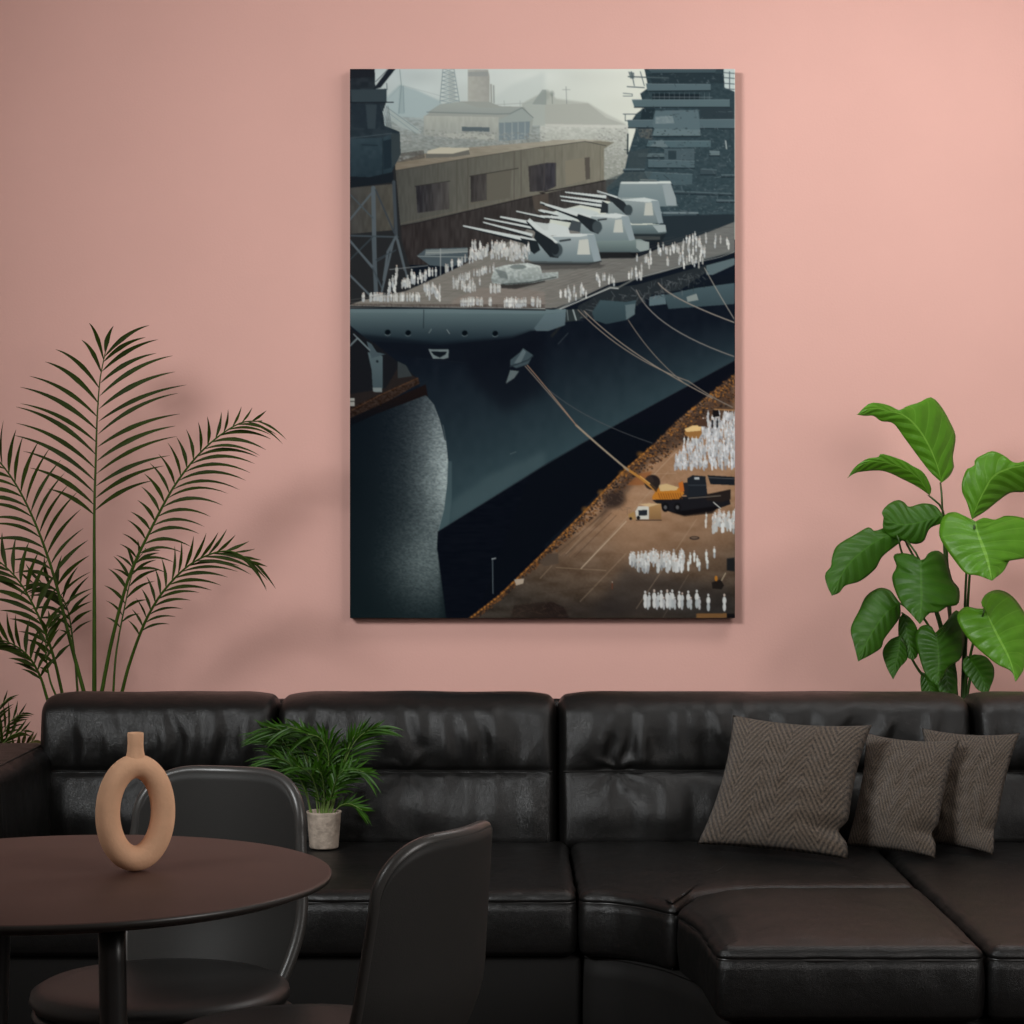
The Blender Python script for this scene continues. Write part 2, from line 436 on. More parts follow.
    poly(A(640, 50, 740, 50, 748, 85, 748, 210, 640, 212), hg((172, 174, 166), (158, 160, 154), 465, 490, 8, 3, 3, 2))
    poly(A(640, 62, 740, 60, 740, 84, 640, 84), (146, 152, 150), .8)
    line(A(755, 125, 757, 212), 1.6, (152, 156, 150)); line(A(768, 130, 770, 215), 1.2, (142, 148, 144))
    line(A(780, 225, 960, 215), .6, (160, 168, 164)); line(A(820, 205, 822, 230), .4, (140, 150, 148)); line(A(900, 205, 900, 232), .4, (140, 150, 148))
    poly(A(420, 285, 500, 225, 610, 208, 745, 210, 800, 232, 920, 236, 965, 300, 950, 395, 790, 410, 420, 380), (152, 158, 152))
    poly(A(440, 262, 500, 222, 610, 212, 690, 240, 910, 238, 850, 275, 790, 270), vg((160, 168, 162), (146, 154, 150), 100, 115))
    poly(A(420, 280, 792, 286, 792, 405, 425, 378), vg((170, 174, 166), (150, 156, 150), 115, 140, 10, 2, 6, 3))
    poly(A(792, 300, 850, 275, 905, 240, 965, 295, 950, 310, 792, 318), (150, 160, 156))
    poly(A(795, 315, 950, 308, 945, 395, 795, 408), (120, 134, 138))
    for x in (822, 860, 890, 925): line(A(x, 315, x, 398), .7, (156, 164, 162))
    line(A(435, 262, 790, 272, 850, 270, 910, 240, 965, 290), .8, (112, 124, 124))
    poly(A(610, 335, 748, 338, 748, 360, 610, 357), (92, 104, 108))
    poly(A(230, 232, 250, 245, 410, 355, 400, 372, 300, 335, 240, 290), (164, 176, 174), .85)
    line(A(232, 235, 405, 360), .6, (120, 136, 138)); line(A(240, 262, 380, 368), .4, (120, 136, 138))
    poly(A(480, 375, 560, 366, 775, 372, 775, 398, 560, 392), (168, 172, 164))
    # rooftop clutter
    for _ in range(520):
        x = 395 + rs.rand() * 150; y = 130 + rs.rand() * 14 + (x - 395) * .02
        v = rs.randint(112, 172); ell(x, y, .5 + rs.rand() * 1.2, .4 + rs.rand() * .6, (v, v + 4, v), .5)
    for _ in range(400):
        x = 596 + rs.rand() * 32; y = 128 + rs.rand() * 48
        v = rs.randint(120, 190); ell(x, y, .5 + rs.rand() * 1.2, .4 + rs.rand() * .5, (v, v + 3, v - 2), .5)
    # ---- the long shed on the quay
    poly(A(250, 555, 1040, 420) + B(220, 400, 370, 412, 320, 445, 320, 610) + A(1040, 690, 700, 760, 260, 840), hg((76, 77, 73), (124, 122, 109), 395, 600, 9, 1.5, 9, 4))
    poly(A(255, 520, 420, 470, 560, 445, 1024, 408) + B(60, 402, 220, 398, 365, 405, 225, 408, 0, 436) + A(1000, 440, 640, 492, 265, 556), hg((122, 114, 100), (166, 164, 150), 395, 600, 14, 6, 1, 6))
    line(A(265, 556, 640, 492, 1000, 437) + B(0, 438, 225, 408, 330, 430), .7, (60, 60, 58), .8)
    poly(A(440, 455, 500, 438, 645, 440, 648, 466, 560, 480, 430, 480), (186, 182, 164)); poly(A(430, 470, 560, 470, 645, 450, 650, 474, 570, 486, 430, 492), (104, 104, 98))
    poly(A(270, 470, 420, 452, 425, 492, 300, 512, 270, 515), (82, 80, 76), .9, 0, lambda X, Y: .5 + .5 * vnoise(X, Y, 2, 2, 8))
    poly(A(380, 632, 545, 610, 548, 745, 388, 765), hg((44, 44, 48), (78, 76, 74), 416, 449, 22, 1.5, 12, 5)); line(A(375, 632, 550, 606), .6, (40, 40, 40))
    poly(A(652, 580, 858, 545, 850, 690, 655, 722), (96, 94, 85)); poly(A(652, 580, 735, 566, 735, 700, 655, 712), hg((56, 54, 54), (72, 70, 68), 470, 487, 18, 1.5, 9, 6)); line(A(648, 582, 890, 542), .7, (52, 50, 48))
    poly(A(940, 532, 1030, 515) + B(80, 514, 80, 632) + A(1030, 655, 948, 660), hg((62, 60, 60), (56, 56, 62), 528, 556, 16, 1.5, 9, 7))
    poly(B(125, 505, 230, 488, 230, 600, 130, 628), (124, 120, 106)); poly(B(222, 490, 248, 486, 250, 595, 228, 600), (84, 80, 74))
    for x, ya, yb in ((290, 560, 815), (490, 520, 610), (585, 500, 760), (640, 495, 750), (870, 460, 700), (905, 450, 690)): line(A(x, ya, x, yb), .6, (70, 66, 60), .7)
    for x in (20, 75, 110, 300): line(B(x, 430, x, 640), .5, (86, 82, 74), .6)
    poly(A(265, 840, 700, 745, 1040, 665) + B(320, 600, 420, 590, 420, 720, 300, 700, 60, 760) + A(1024, 900, 900, 1024, 200, 1024, 200, 850), hg((48, 44, 44), (66, 64, 62), 395, 600, 16, 1.5, 10, 8))
    line(A(270, 836, 400, 812, 700, 742, 1024, 668) + B(0, 664, 320, 605), 1.0, (36, 34, 36)); line(A(270, 826, 700, 732, 1024, 658), .5, (120, 110, 94), .5)
    poly(A(960, 680, 1040, 665, 1040, 760, 985, 765, 970, 740), (86, 78, 70), .7)
    # moored launch beside the flight deck
    poly(C(385, 80, 430, 45, 640, 38, 640, 105, 560, 135, 450, 128), (74, 86, 92)); poly(C(430, 50, 640, 42, 640, 62, 425, 78), (116, 126, 126)); line(C(390, 82, 640, 86), .7, (140, 148, 146))
    line(C(430, 64, 640, 60), .5, (160, 166, 162)); line(C(503, 45, 503, 330), .9, (150, 156, 156))
    # ---- the gantry crane on the left
    poly([(350, 150), (395, 160), (402, 240), (420, 300), (350, 330)], (40, 42, 44))
    poly(A(50, 640, 270, 620, 270, 850, 50, 870), hg((70, 70, 68), (84, 82, 74), 350, 396, 14, 2, 8, 3), .9)
    poly(A(50, 40, 175, 40, 178, 150, 230, 145, 232, 215, 215, 260, 225, 330, 300, 360, 305, 470, 260, 560, 270, 600, 50, 640), vg((40, 46, 52), (44, 58, 66), 70, 180, 12, 4, 3, 3))
    poly(A(50, 45, 175, 45, 175, 85, 50, 95), (34, 38, 44)); poly(A(165, 150, 245, 45, 280, 45, 205, 140), (34, 40, 48)); line(A(180, 110, 245, 45), .8, (90, 98, 104))
    poly(A(55, 150, 235, 146, 235, 212, 60, 212), (56, 68, 74)); line(A(50, 214, 268, 213), .9, (26, 32, 38)); line(A(235, 118, 237, 150), .6, (60, 70, 76))
    poly(A(60, 220, 215, 225, 190, 345, 70, 340), (38, 48, 56), .9, 0, lambda X, Y: .6 + .4 * vnoise(X, Y, 3, 2, 12)); poly(A(130, 225, 185, 225, 178, 345, 140, 345), (58, 70, 76), .8)
    for k in range(5): line(A(205 + k * 9, 230, 235 + k * 6, 340), .5, (70, 82, 88), .8)
    poly(A(50, 395, 215, 390, 260, 370, 262, 560, 150, 585, 50, 580), vg((52, 68, 76), (40, 54, 62), 135, 178, 8, 4, 4, 4)); poly(A(255, 365, 300, 370, 305, 470, 262, 540), (54, 64, 68))
    line(A(215, 395, 215, 570), .5, (26, 34, 40)); poly(A(218, 405, 258, 395, 258, 540, 220, 550), (34, 46, 54)); line(A(50, 392, 260, 368), .8, (70, 84, 90)); line(A(110, 425, 190, 428), 1, (34, 44, 52))
    poly(A(50, 582, 150, 586, 268, 560, 268, 610, 50, 640), (28, 34, 40))
    def lat(p, w, c=(84, 94, 100)): line(p, w, c)
    lat(A(168, 640, 175, 1024), 4.2); lat(A(270, 610, 282, 880), 3.2, (64, 72, 78)); lat(A(282, 880, 325, 1050), 2.2, (84, 92, 96)); lat(A(50, 800, 165, 660), 1.8); lat(A(50, 670, 165, 790), 1.4, (70, 80, 86)); lat(A(180, 650, 280, 880), 1.6, (58, 66, 72))
    lat(A(50, 878, 290, 885), 1.6, (66, 76, 82)); lat(A(50, 900, 165, 1040), 2, (78, 88, 94)); lat(A(50, 1000, 165, 885), 1.2, (58, 68, 74)); lat(A(180, 1010, 280, 950), 1, (60, 70, 76)); lat(A(280, 885, 240, 960, 220, 1100), 2.4); lat(C(170, 0, 182, 270), 4, (78, 88, 94)); lat(C(55, 10, 165, 135), 2); lat(C(50, 175, 150, 275), 2); lat(C(165, 140, 215, 250), 1.6, (64, 74, 80)); lat(C(290, 0, 340, 200), 1.8); lat(C(270, 0, 210, 260), 2)
    lat(C(250, 148, 440, 128), .9, (110, 116, 118)); lat(C(180, 100, 260, 60), .9, (56, 66, 72))
    # ---- island superstructure on the right
    poly(B(520, 45, 970, 45, 970, 860, 380, 800, 330, 640, 420, 560, 440, 470, 480, 340, 440, 330, 480, 270, 520, 240, 500, 170, 540, 140), vg((48, 63, 69), (54, 70, 76), 69, 230, 14, 2.2, 1.6, 4))
    poly(B(915, 45, 970, 45, 970, 160, 920, 140), (186, 198, 196)); 
    for y in (65, 90, 118, 145): line(B(915, y, 970, y + 4), .8, (70, 84, 90)); line(B(945, 60, 945, 150), .8, (80, 92, 98))
    def slab(p, c=(84, 103, 108), top=(62, 78, 84)):
        poly(p, c); line([p[0], p[1]], .6, (118, 134, 138), .7); line([p[-1], p[-2]], 1.0, (24, 34, 40), .9)
    slab(B(540, 50, 880, 48, 870, 68, 560, 70), (62, 78, 84)); slab(B(528, 120, 850, 124, 850, 155, 535, 158), (82, 100, 106)); slab(B(458, 200, 945, 200, 945, 238, 470, 238)); slab(B(436, 302, 970, 298, 970, 345, 440, 340), (80, 98, 104))
    poly(B(575, 255, 790, 250, 800, 380, 570, 350, 560, 320), (86, 104, 110)); poly(B(575, 285, 660, 280, 670, 318, 575, 320), (130, 144, 146), .8, 0, lambda X, Y: .5 + .5 * vnoise(X, Y, 2, 2, 5)); poly(B(570, 345, 800, 350, 800, 380, 560, 380), (96, 114, 118))
    line(B(545, 385, 800, 384), .8, (24, 34, 40))
    slab(B(540, 405, 850, 405, 850, 436, 600, 438, 530, 436), (78, 98, 104)); poly(B(545, 435, 580, 405, 610, 400, 640, 436), (98, 114, 118))
    slab(B(540, 500, 770, 505, 770, 542, 540, 540), (78, 96, 102)); slab(B(520, 560, 760, 572, 758, 622, 660, 625, 540, 600), (70, 88, 94)); slab(B(490, 468, 620, 470, 620, 488, 490, 490), (84, 100, 104)); slab(B(415, 545, 520, 545, 520, 556, 415, 556), (74, 90, 96))
    poly(B(620, 445, 770, 445, 770, 500, 620, 500), (72, 88, 94)); poly(B(640, 455, 680, 455, 680, 498, 640, 498), (46, 60, 66))
    slab(B(640, 655, 960, 668, 960, 678, 640, 668), (60, 74, 80)); slab(B(600, 760, 790, 762, 790, 772, 600, 772), (110, 124, 128)); poly(B(605, 772, 780, 770, 780, 855, 620, 868), (64, 80, 86)); poly(B(775, 785, 790, 785, 795, 830, 780, 830), (140, 152, 152))
    slab(B(845, 455, 895, 458, 895, 480, 845, 480), (96, 112, 116)); slab(B(800, 545, 880, 550, 880, 575, 800, 575), (58, 72, 78)); slab(B(880, 700, 970, 702, 970, 712, 880, 712), (72, 86, 92)); slab(B(905, 575, 970, 575, 970, 586, 905, 586), (66, 80, 86))
    poly(B(560, 170, 800, 172, 800, 198, 560, 198), (30, 40, 46)); line(B(560, 186, 860, 188), .5, (110, 122, 126)); 
    for k in range(12): line(B(570 + k * 25, 165, 570 + k * 25, 200), .35, (100, 112, 116))
    poly(B(510, 243, 575, 243, 560, 298, 500, 298), (36, 48, 54)); poly(B(800, 240, 960, 240, 960, 296, 800, 296), (46, 58, 64)); poly(B(540, 70, 910, 68, 920, 118, 560, 120), (40, 52, 58), .8)
    for y0, y1, x0, x1, n in ((70, 120, 540, 950, 40), (240, 300, 500, 960, 40), (340, 450, 460, 960, 110), (440, 560, 440, 960, 120), (560, 760, 560, 960, 170), (680, 860, 640, 960, 120)):
        for _ in range(n):
            x = x0 + rs.rand() * (x1 - x0); y = y0 + rs.rand() * (y1 - y0); p = B(x, y)[0]; v = rs.randint(36, 96)
            if rs.rand() < .5: ell(p[0], p[1], .4 + rs.rand() * 1.3, .3 + rs.rand() * .7, (v, v + 13, v + 18), .7)
            else:
                q = B(x + rs.randn() * 16, y + rs.randn() * 10)[0]; line([p, q], .3 + rs.rand() * .5, (v, v + 13, v + 18), .8)
    line(B(440, 85, 640, 92), 1.1, (76, 90, 94)); line(B(435, 135, 520, 140), 1, (84, 98, 102)); line(B(415, 168, 460, 172, 460, 182, 415, 182), .7, (90, 104, 106)); line(B(455, 60, 470, 130), .9, (84, 98, 102)); line(B(500, 60, 520, 130), .8, (84, 98, 102)); line(B(540, 160, 560, 200), .8, (60, 76, 80)); line(B(415, 272, 500, 272), .8, (70, 84, 88)); line(B(425, 272, 425, 305, 445, 305), .7, (70, 84, 88)); line(B(438, 372, 436, 470), 1.4, (44, 56, 60)); poly(B(440, 60, 470, 65, 470, 95, 450, 95), (70, 84, 88), .7)
    poly(B(480, 345, 560, 345, 560, 400, 500, 390), (110, 104, 96), .7, 0, lambda X, Y: vnoise(X, Y, 1.5, 1.5, 6)); poly(B(440, 460, 545, 440, 520, 545, 440, 540), (58, 70, 74), .8); poly(B(330, 600, 430, 560, 560, 560, 540, 600, 410, 620, 330, 660), (70, 80, 82), .8, .3, lambda X, Y: .4 + .6 * vnoise(X, Y, 2, 1.5, 7))
    line(B(925, 405, 930, 445), 1, (170, 178, 176))
    poly(B(600, 780, 970, 770, 970, 880, 600, 930), (38, 48, 54))
    # ---- flight deck
    deck = C(50, 325, 120, 300, 330, 255, 480, 190, 640, 115, 840, 10, 900, -20) + D(-60, -60, 250, -60, 480, 90, 600, 40, 740, 0, 970, -90, 970, 60, 850, 85, 600, 160, 480, 195, 350, 220, 190, 295, 80, 340, 0, 342) + C(1000, 340, 50, 340)
    poly(deck, hg((128, 124, 116), (104, 106, 104), 360, 735, 14, 8, .8, 3))
    for k in range(12):
        t = k / 11; line([(368 + t * 175, 301 + t * 5), (455 + t * 200, 262 - t * 15 + 0), (560 + t * 180, 228 + t * 14)], .35, (82, 80, 76), .35)
    for k in range(9): line(D(-40 + k * 30, 330 - k * 26, 400 + k * 60, 150 - k * 26), .4, (92, 88, 84), .45); line(D(-60, 230 + k * 14, 300, 120 + k * 14), .5, (150, 138, 126), .3)
    poly(D(-10, 130, 60, 115, 330, 125, 300, 140, 20, 150, 0, 152), (46, 46, 46), .45, .5)
    poly(C(560, 300, 700, 240, 900, 240, 1024, 260, 1024, 338, 560, 330), (150, 132, 122), .3, 1)
    # ---- turrets, far to near
    def barrel(p, wa, wb, top=(196, 204, 202), low=(26, 32, 36)):
        (xa, ya), (xb, yb) = p
        n = np.hypot(xb - xa, yb - ya); nx, ny = -(yb - ya) / n, (xb - xa) / n
        if ny < 0: nx, ny = -nx, -ny
        poly([(xa - nx * wa / 2, ya - ny * wa / 2), (xb - nx * wb / 2, yb - ny * wb / 2), (xb + nx * wb / 2, yb + ny * wb / 2), (xa + nx * wa / 2, ya + ny * wa / 2)], low)
        poly([(xa - nx * wa / 2, ya - ny * wa / 2), (xb - nx * wb / 2, yb - ny * wb / 2), (xb + nx * wb * .12, yb + ny * wb * .12), (xa + nx * wa * .3, ya + ny * wa * .3)], top)
    poly(B(400, 615, 650, 610, 675, 690, 685, 730, 560, 735, 385, 700), vg((128, 142, 144), (108, 124, 128), 182, 207)); poly(B(405, 610, 650, 606, 655, 618, 400, 620), (196, 204, 200)); poly(B(610, 625, 650, 618, 678, 690, 680, 728, 630, 728), (142, 154, 156)); line(B(500, 600, 580, 602), 1, (120, 128, 126))
    poly(B(430, 825, 620, 822, 632, 862, 600, 882, 470, 880), vg((112, 128, 130), (66, 80, 84), 224, 238)); poly(B(560, 826, 625, 824, 630, 858, 590, 862), (150, 162, 162)); poly(B(450, 870, 630, 868, 600, 920, 520, 915, 470, 900), (30, 36, 40), .8, .3)
    barrel(B(285, 660, 400, 700), 1.2, 3.2)
    poly(B(330, 720, 410, 690, 520, 690, 590, 705, 615, 815, 460, 820, 420, 790, 330, 770), vg((142, 154, 154), (106, 120, 123), 198, 224)); poly(B(400, 700, 520, 688, 590, 703, 540, 712), (190, 200, 198)); poly(B(525, 715, 558, 712, 565, 778, 518, 778), (178, 182, 174)); poly(B(555, 705, 592, 705, 614, 815, 590, 818), (132, 146, 150))
    poly(B(335, 672, 370, 680, 420, 710, 440, 740, 455, 775, 430, 775, 385, 735, 340, 690), (40, 46, 50)); ell(*B(440, 750)[0], 4.6, 5.6, (60, 70, 74)); barrel(B(285, 655, 385, 690), 1.2, 3)
    for p in (B(125, 662, 330, 690), B(100, 682, 320, 715), B(105, 702, 320, 735)): barrel(p, 1.6, 5)
    poly(B(310, 705, 340, 720, 340, 765, 300, 765), (44, 50, 54))
    # second turret
    poly(B(280, 905, 500, 895, 545, 915, 540, 950, 490, 962, 300, 965), vg((120, 136, 134), (80, 94, 96), 240, 253)); poly(B(480, 900, 545, 910, 545, 948, 500, 958, 480, 940), (142, 154, 152)); poly(B(290, 960, 500, 962, 470, 990, 300, 992), (24, 26, 28), .9, .3)
    for p in (B(0, 752, 150, 790), B(0, 782, 170, 800)): barrel(p, 2.4, 6)
    barrel(A(720, 792, 1000, 850), 1.6, 4); barrel(A(715, 812, 960, 880), 1.6, 5)
    poly(B(80, 745, 200, 738, 290, 760, 300, 800, 100, 800), (188, 198, 196)); poly(B(195, 790, 270, 772, 380, 768, 440, 780, 475, 900, 280, 905, 200, 865), vg((152, 164, 164), (112, 127, 130), 214, 240)); poly(B(220, 778, 380, 766, 440, 780, 380, 792), (196, 204, 202)); poly(B(375, 800, 408, 796, 415, 862, 365, 862), (184, 188, 180)); poly(B(405, 782, 442, 780, 474, 898, 445, 905), (138, 152, 156)); line(B(290, 800, 330, 795), 1.6, (50, 56, 60))
    poly(B(160, 800, 205, 812, 200, 860, 140, 850), (66, 74, 78)); barrel(B(0, 715, 250, 800), 2.2, 8); poly(B(190, 770, 280, 800, 310, 840, 290, 870, 250, 855, 180, 790), (36, 42, 46)); ell(*B(285, 835)[0], 5.2, 6.6, (64, 74, 78))
    # first turret
    barrel(A(800, 785, 1024, 835), 2, 7); barrel(A(880, 757, 1024, 790), 1.6, 3); barrel(A(1000, 712, 1024, 722), 1.6, 2.4); barrel(A(990, 752, 1024, 764), 1.6, 3)
    poly(B(0, 820, 60, 815, 140, 835, 150, 870, 40, 880, 0, 870), (196, 204, 202)); poly(A(965, 810, 1040, 818, 1040, 850, 990, 850), (186, 194, 192))
    poly(B(-70, 900, 20, 888, 120, 870, 270, 870, 305, 1005, 240, 1018, -10, 1020, -80, 990), vg((156, 168, 169), (106, 121, 125), 234, 262)); poly(B(40, 885, 130, 866, 270, 870, 200, 884), (198, 206, 204)); poly(B(195, 900, 240, 895, 250, 972, 185, 972), (188, 192, 184)); poly(B(235, 872, 272, 872, 306, 1005, 270, 1015), (140, 154, 158)); line(B(100, 905, 150, 898), 1.8, (50, 58, 62)); line(B(-70, 1018, 240, 1020, 305, 1005), 1.0, (34, 38, 40))
    poly(B(-80, 1005, 300, 1010, 300, 1024, -60, 1030), (52, 54, 54), .6, .4)
    barrel(A(615, 830, 985, 915), 1.8, 7.5); poly(A(900, 890, 985, 905, 1000, 950, 970, 970, 930, 935), (34, 40, 44)); barrel(B(-60, 800, 70, 930), 5, 11); poly(B(-20, 850, 60, 900, 110, 950, 90, 990, 50, 985, -30, 890), (34, 40, 44)); ell(*B(85, 950)[0], 6, 7.4, (66, 76, 80)); ell(*B(75, 945)[0], 4.4, 6.2, (36, 42, 46))
    # capstan gear house on the bow
    poly(C(800, 225, 1024, 175, 1024, 210, 880, 245, 800, 240), (30, 30, 30), .7, .4)
    poly(C(755, 190, 775, 140, 830, 125, 940, 115, 1000, 130, 1010, 165, 1090, 160, 1090, 190, 960, 215, 830, 225, 760, 215), vg((186, 194, 190), (128, 138, 136), 264, 284, 40, 2, 1.6, 6)); ell(*C(890, 135)[0], 9, 2.6, (104, 114, 112), .8); poly(C(775, 145, 830, 160, 840, 195, 800, 190), (92, 100, 100), .7, .3); line(C(810, 222, 950, 212, 1080, 185), .9, (60, 66, 66)); poly(C(900, 150, 990, 135, 1000, 170, 920, 195), (150, 160, 156), .7, 0, lambda X, Y: vnoise(X, Y, 2, 1.4, 3))
    # ---- hull
    poly(C(1000, 340) + D(0, 345, 120, 370, 190, 360, 240, 330, 350, 250, 480, 225, 600, 200, 740, 160, 830, 130, 970, 90, 970, 600, 190, 1024) + E(1024, 195, 490, 530, 520, 420, 535, 300, 540, 180, 530, 80, 515, 0) + C(525, 1000, 500, 900, 470, 820, 430, 780, 380, 700, 150, 520, 50, 430, 50, 340),
         lambda X, Y: (lambda t: np.stack([19 + 36 * t, 25 + 50 * t, 34 + 47 * t], -1))(np.clip((Y - (352 - (X - 460) * .13)) / (165 - (X - 440) * .33), 0, 1) ** 1.05) + ((vnoise(X, Y, 6, 9, 4) - .5) * 4)[..., None])
    poly(E(490, 530, 520, 420, 535, 300, 540, 180, 560, 180, 560, 350, 545, 500), (84, 104, 108), .5, .6)
    poly(E(540, 500, 800, 340, 1024, 200, 1024, 130, 760, 240, 560, 380), (76, 94, 98), .45, 3)
    poly(C(600, 520, 1024, 460, 1024, 760, 820, 860, 660, 700), (14, 17, 25), .6, 6)
    # lower side galleries right
    poly(D(820, 130, 970, 90, 970, 125, 860, 175, 830, 175), (88, 104, 108)); poly(D(720, 180, 970, 175, 970, 240, 740, 280), (20, 26, 34)); poly(D(620, 275, 780, 240, 970, 215, 970, 320, 640, 345), vg((70, 88, 94), (56, 72, 78), 285, 308)); poly(D(730, 285, 780, 268, 790, 300, 735, 310), (128, 138, 136)); poly(D(545, 285, 620, 270, 630, 320, 545, 330), (88, 106, 112))
    poly(D(190, 330, 350, 240, 480, 225, 600, 190, 740, 150, 830, 125, 830, 160, 700, 250, 560, 275, 480, 330, 300, 370, 190, 400), (40, 46, 50), .95)
    for _ in range(260):
        x = 190 + rs.rand() * 640; y = 335 - (x - 190) * .3 + rs.rand() * 75; p = D(x, y)[0]; q = D(x + rs.randn() * 14, y + rs.randn() * 16)[0]; v = rs.randint(30, 120); line([p, q], .3 + rs.rand() * .6, (v, v + 6, v + 8), .6)
    poly(D(260, 360, 300, 300, 430, 310, 480, 300, 470, 370, 430, 400, 330, 420, 270, 400), vg((62, 80, 86), (48, 64, 70), 300, 324)); poly(D(425, 325, 475, 318, 472, 372, 430, 400), (92, 108, 112)); 
    poly(D(120, 350, 190, 345, 200, 400, 130, 410), (44, 52, 54)); line(D(165, 350, 180, 400), 1.4, (150, 160, 160)); line(D(135, 350, 140, 400), .9, (110, 120, 122)); line(D(90, 520, 140, 465), .8, (70, 80, 84), .6); line(D(110, 420, 60, 480), 2.5, (40, 42, 40), .6)
    line(D(0, 345, 70, 355, 190, 295, 230, 290, 350, 235, 390, 238, 480, 190, 600, 160, 740, 120, 830, 92, 970, 55), 1.7, (96, 100, 98)); line(D(70, 358, 190, 308, 350, 240, 390, 243), .9, (190, 194, 190)); line(D(480, 192, 740, 122, 900, 85, 970, 60), .6, (150, 154, 150))
    # bow roll
    poly(C(50, 345, 1000, 345) + D(0, 350, 130, 345, 125, 420, 40, 455, -10, 450) + C(950, 455, 860, 490, 500, 525, 150, 505, 50, 425), vg((88, 106, 110), (30, 42, 50), 314, 342))
    poly(C(50, 345, 1000, 345) + D(0, 350, 130, 345, 130, 362, 0, 368) + C(50, 362), (112, 130, 134), .45, .4)
    poly(C(970, 440, 1024, 370) + D(60, 370, 128, 360, 125, 425, 40, 455, -20, 455), vg((96, 114, 120), (80, 96, 102), 312, 330))
    poly(C(100, 470, 500, 515, 860, 480, 960, 450, 1000, 480, 600, 620, 200, 560), (18, 23, 31), .7, 1.5)
    line(C(420, 350, 418, 440), .6, (30, 40, 46))
    for x, y in ((240, 461), (342, 464), (624, 465), (776, 467)): ell(*C(x, y)[0], 3.1, 2.9, (12, 18, 24)); curve(*C(x - 14, y + 10, x, y + 24, x + 14, y + 8), .5, (110, 124, 128), .8)
    line(C(445, 465, 458, 445), .6, (120, 130, 130)); line(C(535, 448, 548, 468), .6, (140, 148, 148))
    line(C(50, 333, 1024, 350), 1.3, (34, 40, 44)); line(C(50, 328, 1024, 343), .7, (158, 162, 158))
    poly(C(55, 318, 1024, 322, 1024, 342, 55, 330), (74, 66, 62), .8, 0, lambda X, Y: .4 + .6 * vnoise(X, Y, .8, 2, 3))
    poly(C(442, 545, 545, 547, 542, 588, 520, 594, 465, 592), (108, 120, 122)); poly(C(455, 556, 535, 558, 528, 572, 500, 588, 470, 574), (20, 26, 32))
    line(C(380, 590, 620, 612), .4, (44, 54, 60), .5)
    poly(C(850, 600, 900, 560, 915, 540, 965, 575, 940, 620, 880, 640, 850, 625), (62, 76, 82)); poly(C(915, 545, 930, 560, 900, 620, 870, 615), (104, 118, 122), .7); poly(C(850, 650, 895, 655, 870, 690, 828, 718), (92, 104, 106)); line(C(850, 632, 940, 600, 965, 578), 1.2, (40, 50, 56))
    # ---- left quay under the bow
    poly(C(50, 440, 180, 520, 390, 690, 400, 720, 50, 860), (26, 28, 32)); poly(C(50, 770, 230, 740, 290, 640, 390, 690, 50, 850), (42, 36, 34), .8)
    poly(C(50, 840, 200, 770, 390, 685, 400, 715, 250, 800, 50, 890), hg((44, 34, 30), (50, 38, 32), 350, 420, 30, 1.5, 1.2, 5)); poly(C(50, 890, 250, 800, 430, 720, 440, 780, 180, 880, 50, 940), vg((28, 22, 22), (14, 18, 24), 395, 425))
    line(C(60, 850, 200, 775, 390, 690), .6, (120, 84, 56), .6)
    poly(C(290, 605, 330, 625, 362, 680, 290, 690), (54, 60, 62)); poly(C(140, 560, 215, 580, 215, 740, 165, 745, 160, 650), vg((86, 102, 106), (66, 80, 86), 350, 390)); poly(C(135, 505, 160, 520, 185, 560, 230, 570, 160, 590, 150, 560), (70, 84, 90)); poly(C(165, 738, 212, 738, 212, 760, 168, 758), (120, 130, 130)); line(C(50, 530, 90, 490, 150, 550), 1.6, (104, 116, 120)); line(C(70, 470, 100, 500), 1.2, (110, 120, 124)); ell(*C(188, 606)[0], 1.4, 1.4, (30, 38, 44)); poly(C(50, 790, 75, 790, 75, 830, 50, 830), (150, 150, 144)); line(C(52, 806, 75, 806), .8, (50, 50, 50))
    # ---- water
    waterL = C(50, 930, 180, 870, 430, 775, 470, 820, 500, 900, 525, 1000) + E(530, 80, 540, 180, 535, 300, 520, 420, 490, 530, 485, 620, 520, 700, 540, 965, 50, 965)
    def wl(X, Y):
        edge = 447 - np.abs(Y - 455) * .04
        g = np.exp(-(np.clip(edge - X, 0, 200) / 31) ** 1.45) * np.exp(-((Y - 472) / 70) ** 2 * np.where(Y < 472, .45, 1.1)) * (1 - .35 * np.clip((Y - 540) / 60, 0, 1))
        g2 = np.exp(-((X - 425) / 34) ** 2) * np.exp(-((Y - 565) / 40) ** 2) * .45
        g = np.clip(g + g2 * np.clip((448 - X) / 10, 0, 1), 0, 1)
        n = vnoise(X, Y, 1.6, .9, 3); n2 = vnoise(X, Y, 3.4, 1.4, 14)
        b = np.clip(g * (.92 + .34 * (n - .5) + .2 * (n2 - .5)) + (n - .5) * .05 * (g > .05), 0, 1.1)[..., None]
        base = np.stack([16 + (Y - 400) * .03, 23 + (Y - 400) * .045, 30 + (Y - 400) * .03], -1)
        return base + b * np.array([142, 148, 142], np.float32)
    poly(waterL, wl)
    line(E(515, 0, 530, 80, 540, 180, 535, 300, 520, 420, 492, 528), .7, (150, 166, 166), .45)
    poly(E(490, 530, 1024, 200, 1024, 1030, 540, 1030, 500, 720, 487, 620), lambda X, Y: np.array([14, 18, 26], np.float32) + ((vnoise(X, Y, 9, 1.4, 5) - .5) * 5)[..., None], 1, .3)
    poly(D(190, 1024, 970, 600, 970, 680, 800, 850, 500, 1040, 190, 1080) + E(1024, 660), (15, 18, 26)); poly(F(-50, 245, 0, 215, 400, -8, 700, 0, 500, 160, 300, 330, 0, 620, -300, 900), (14, 18, 25))
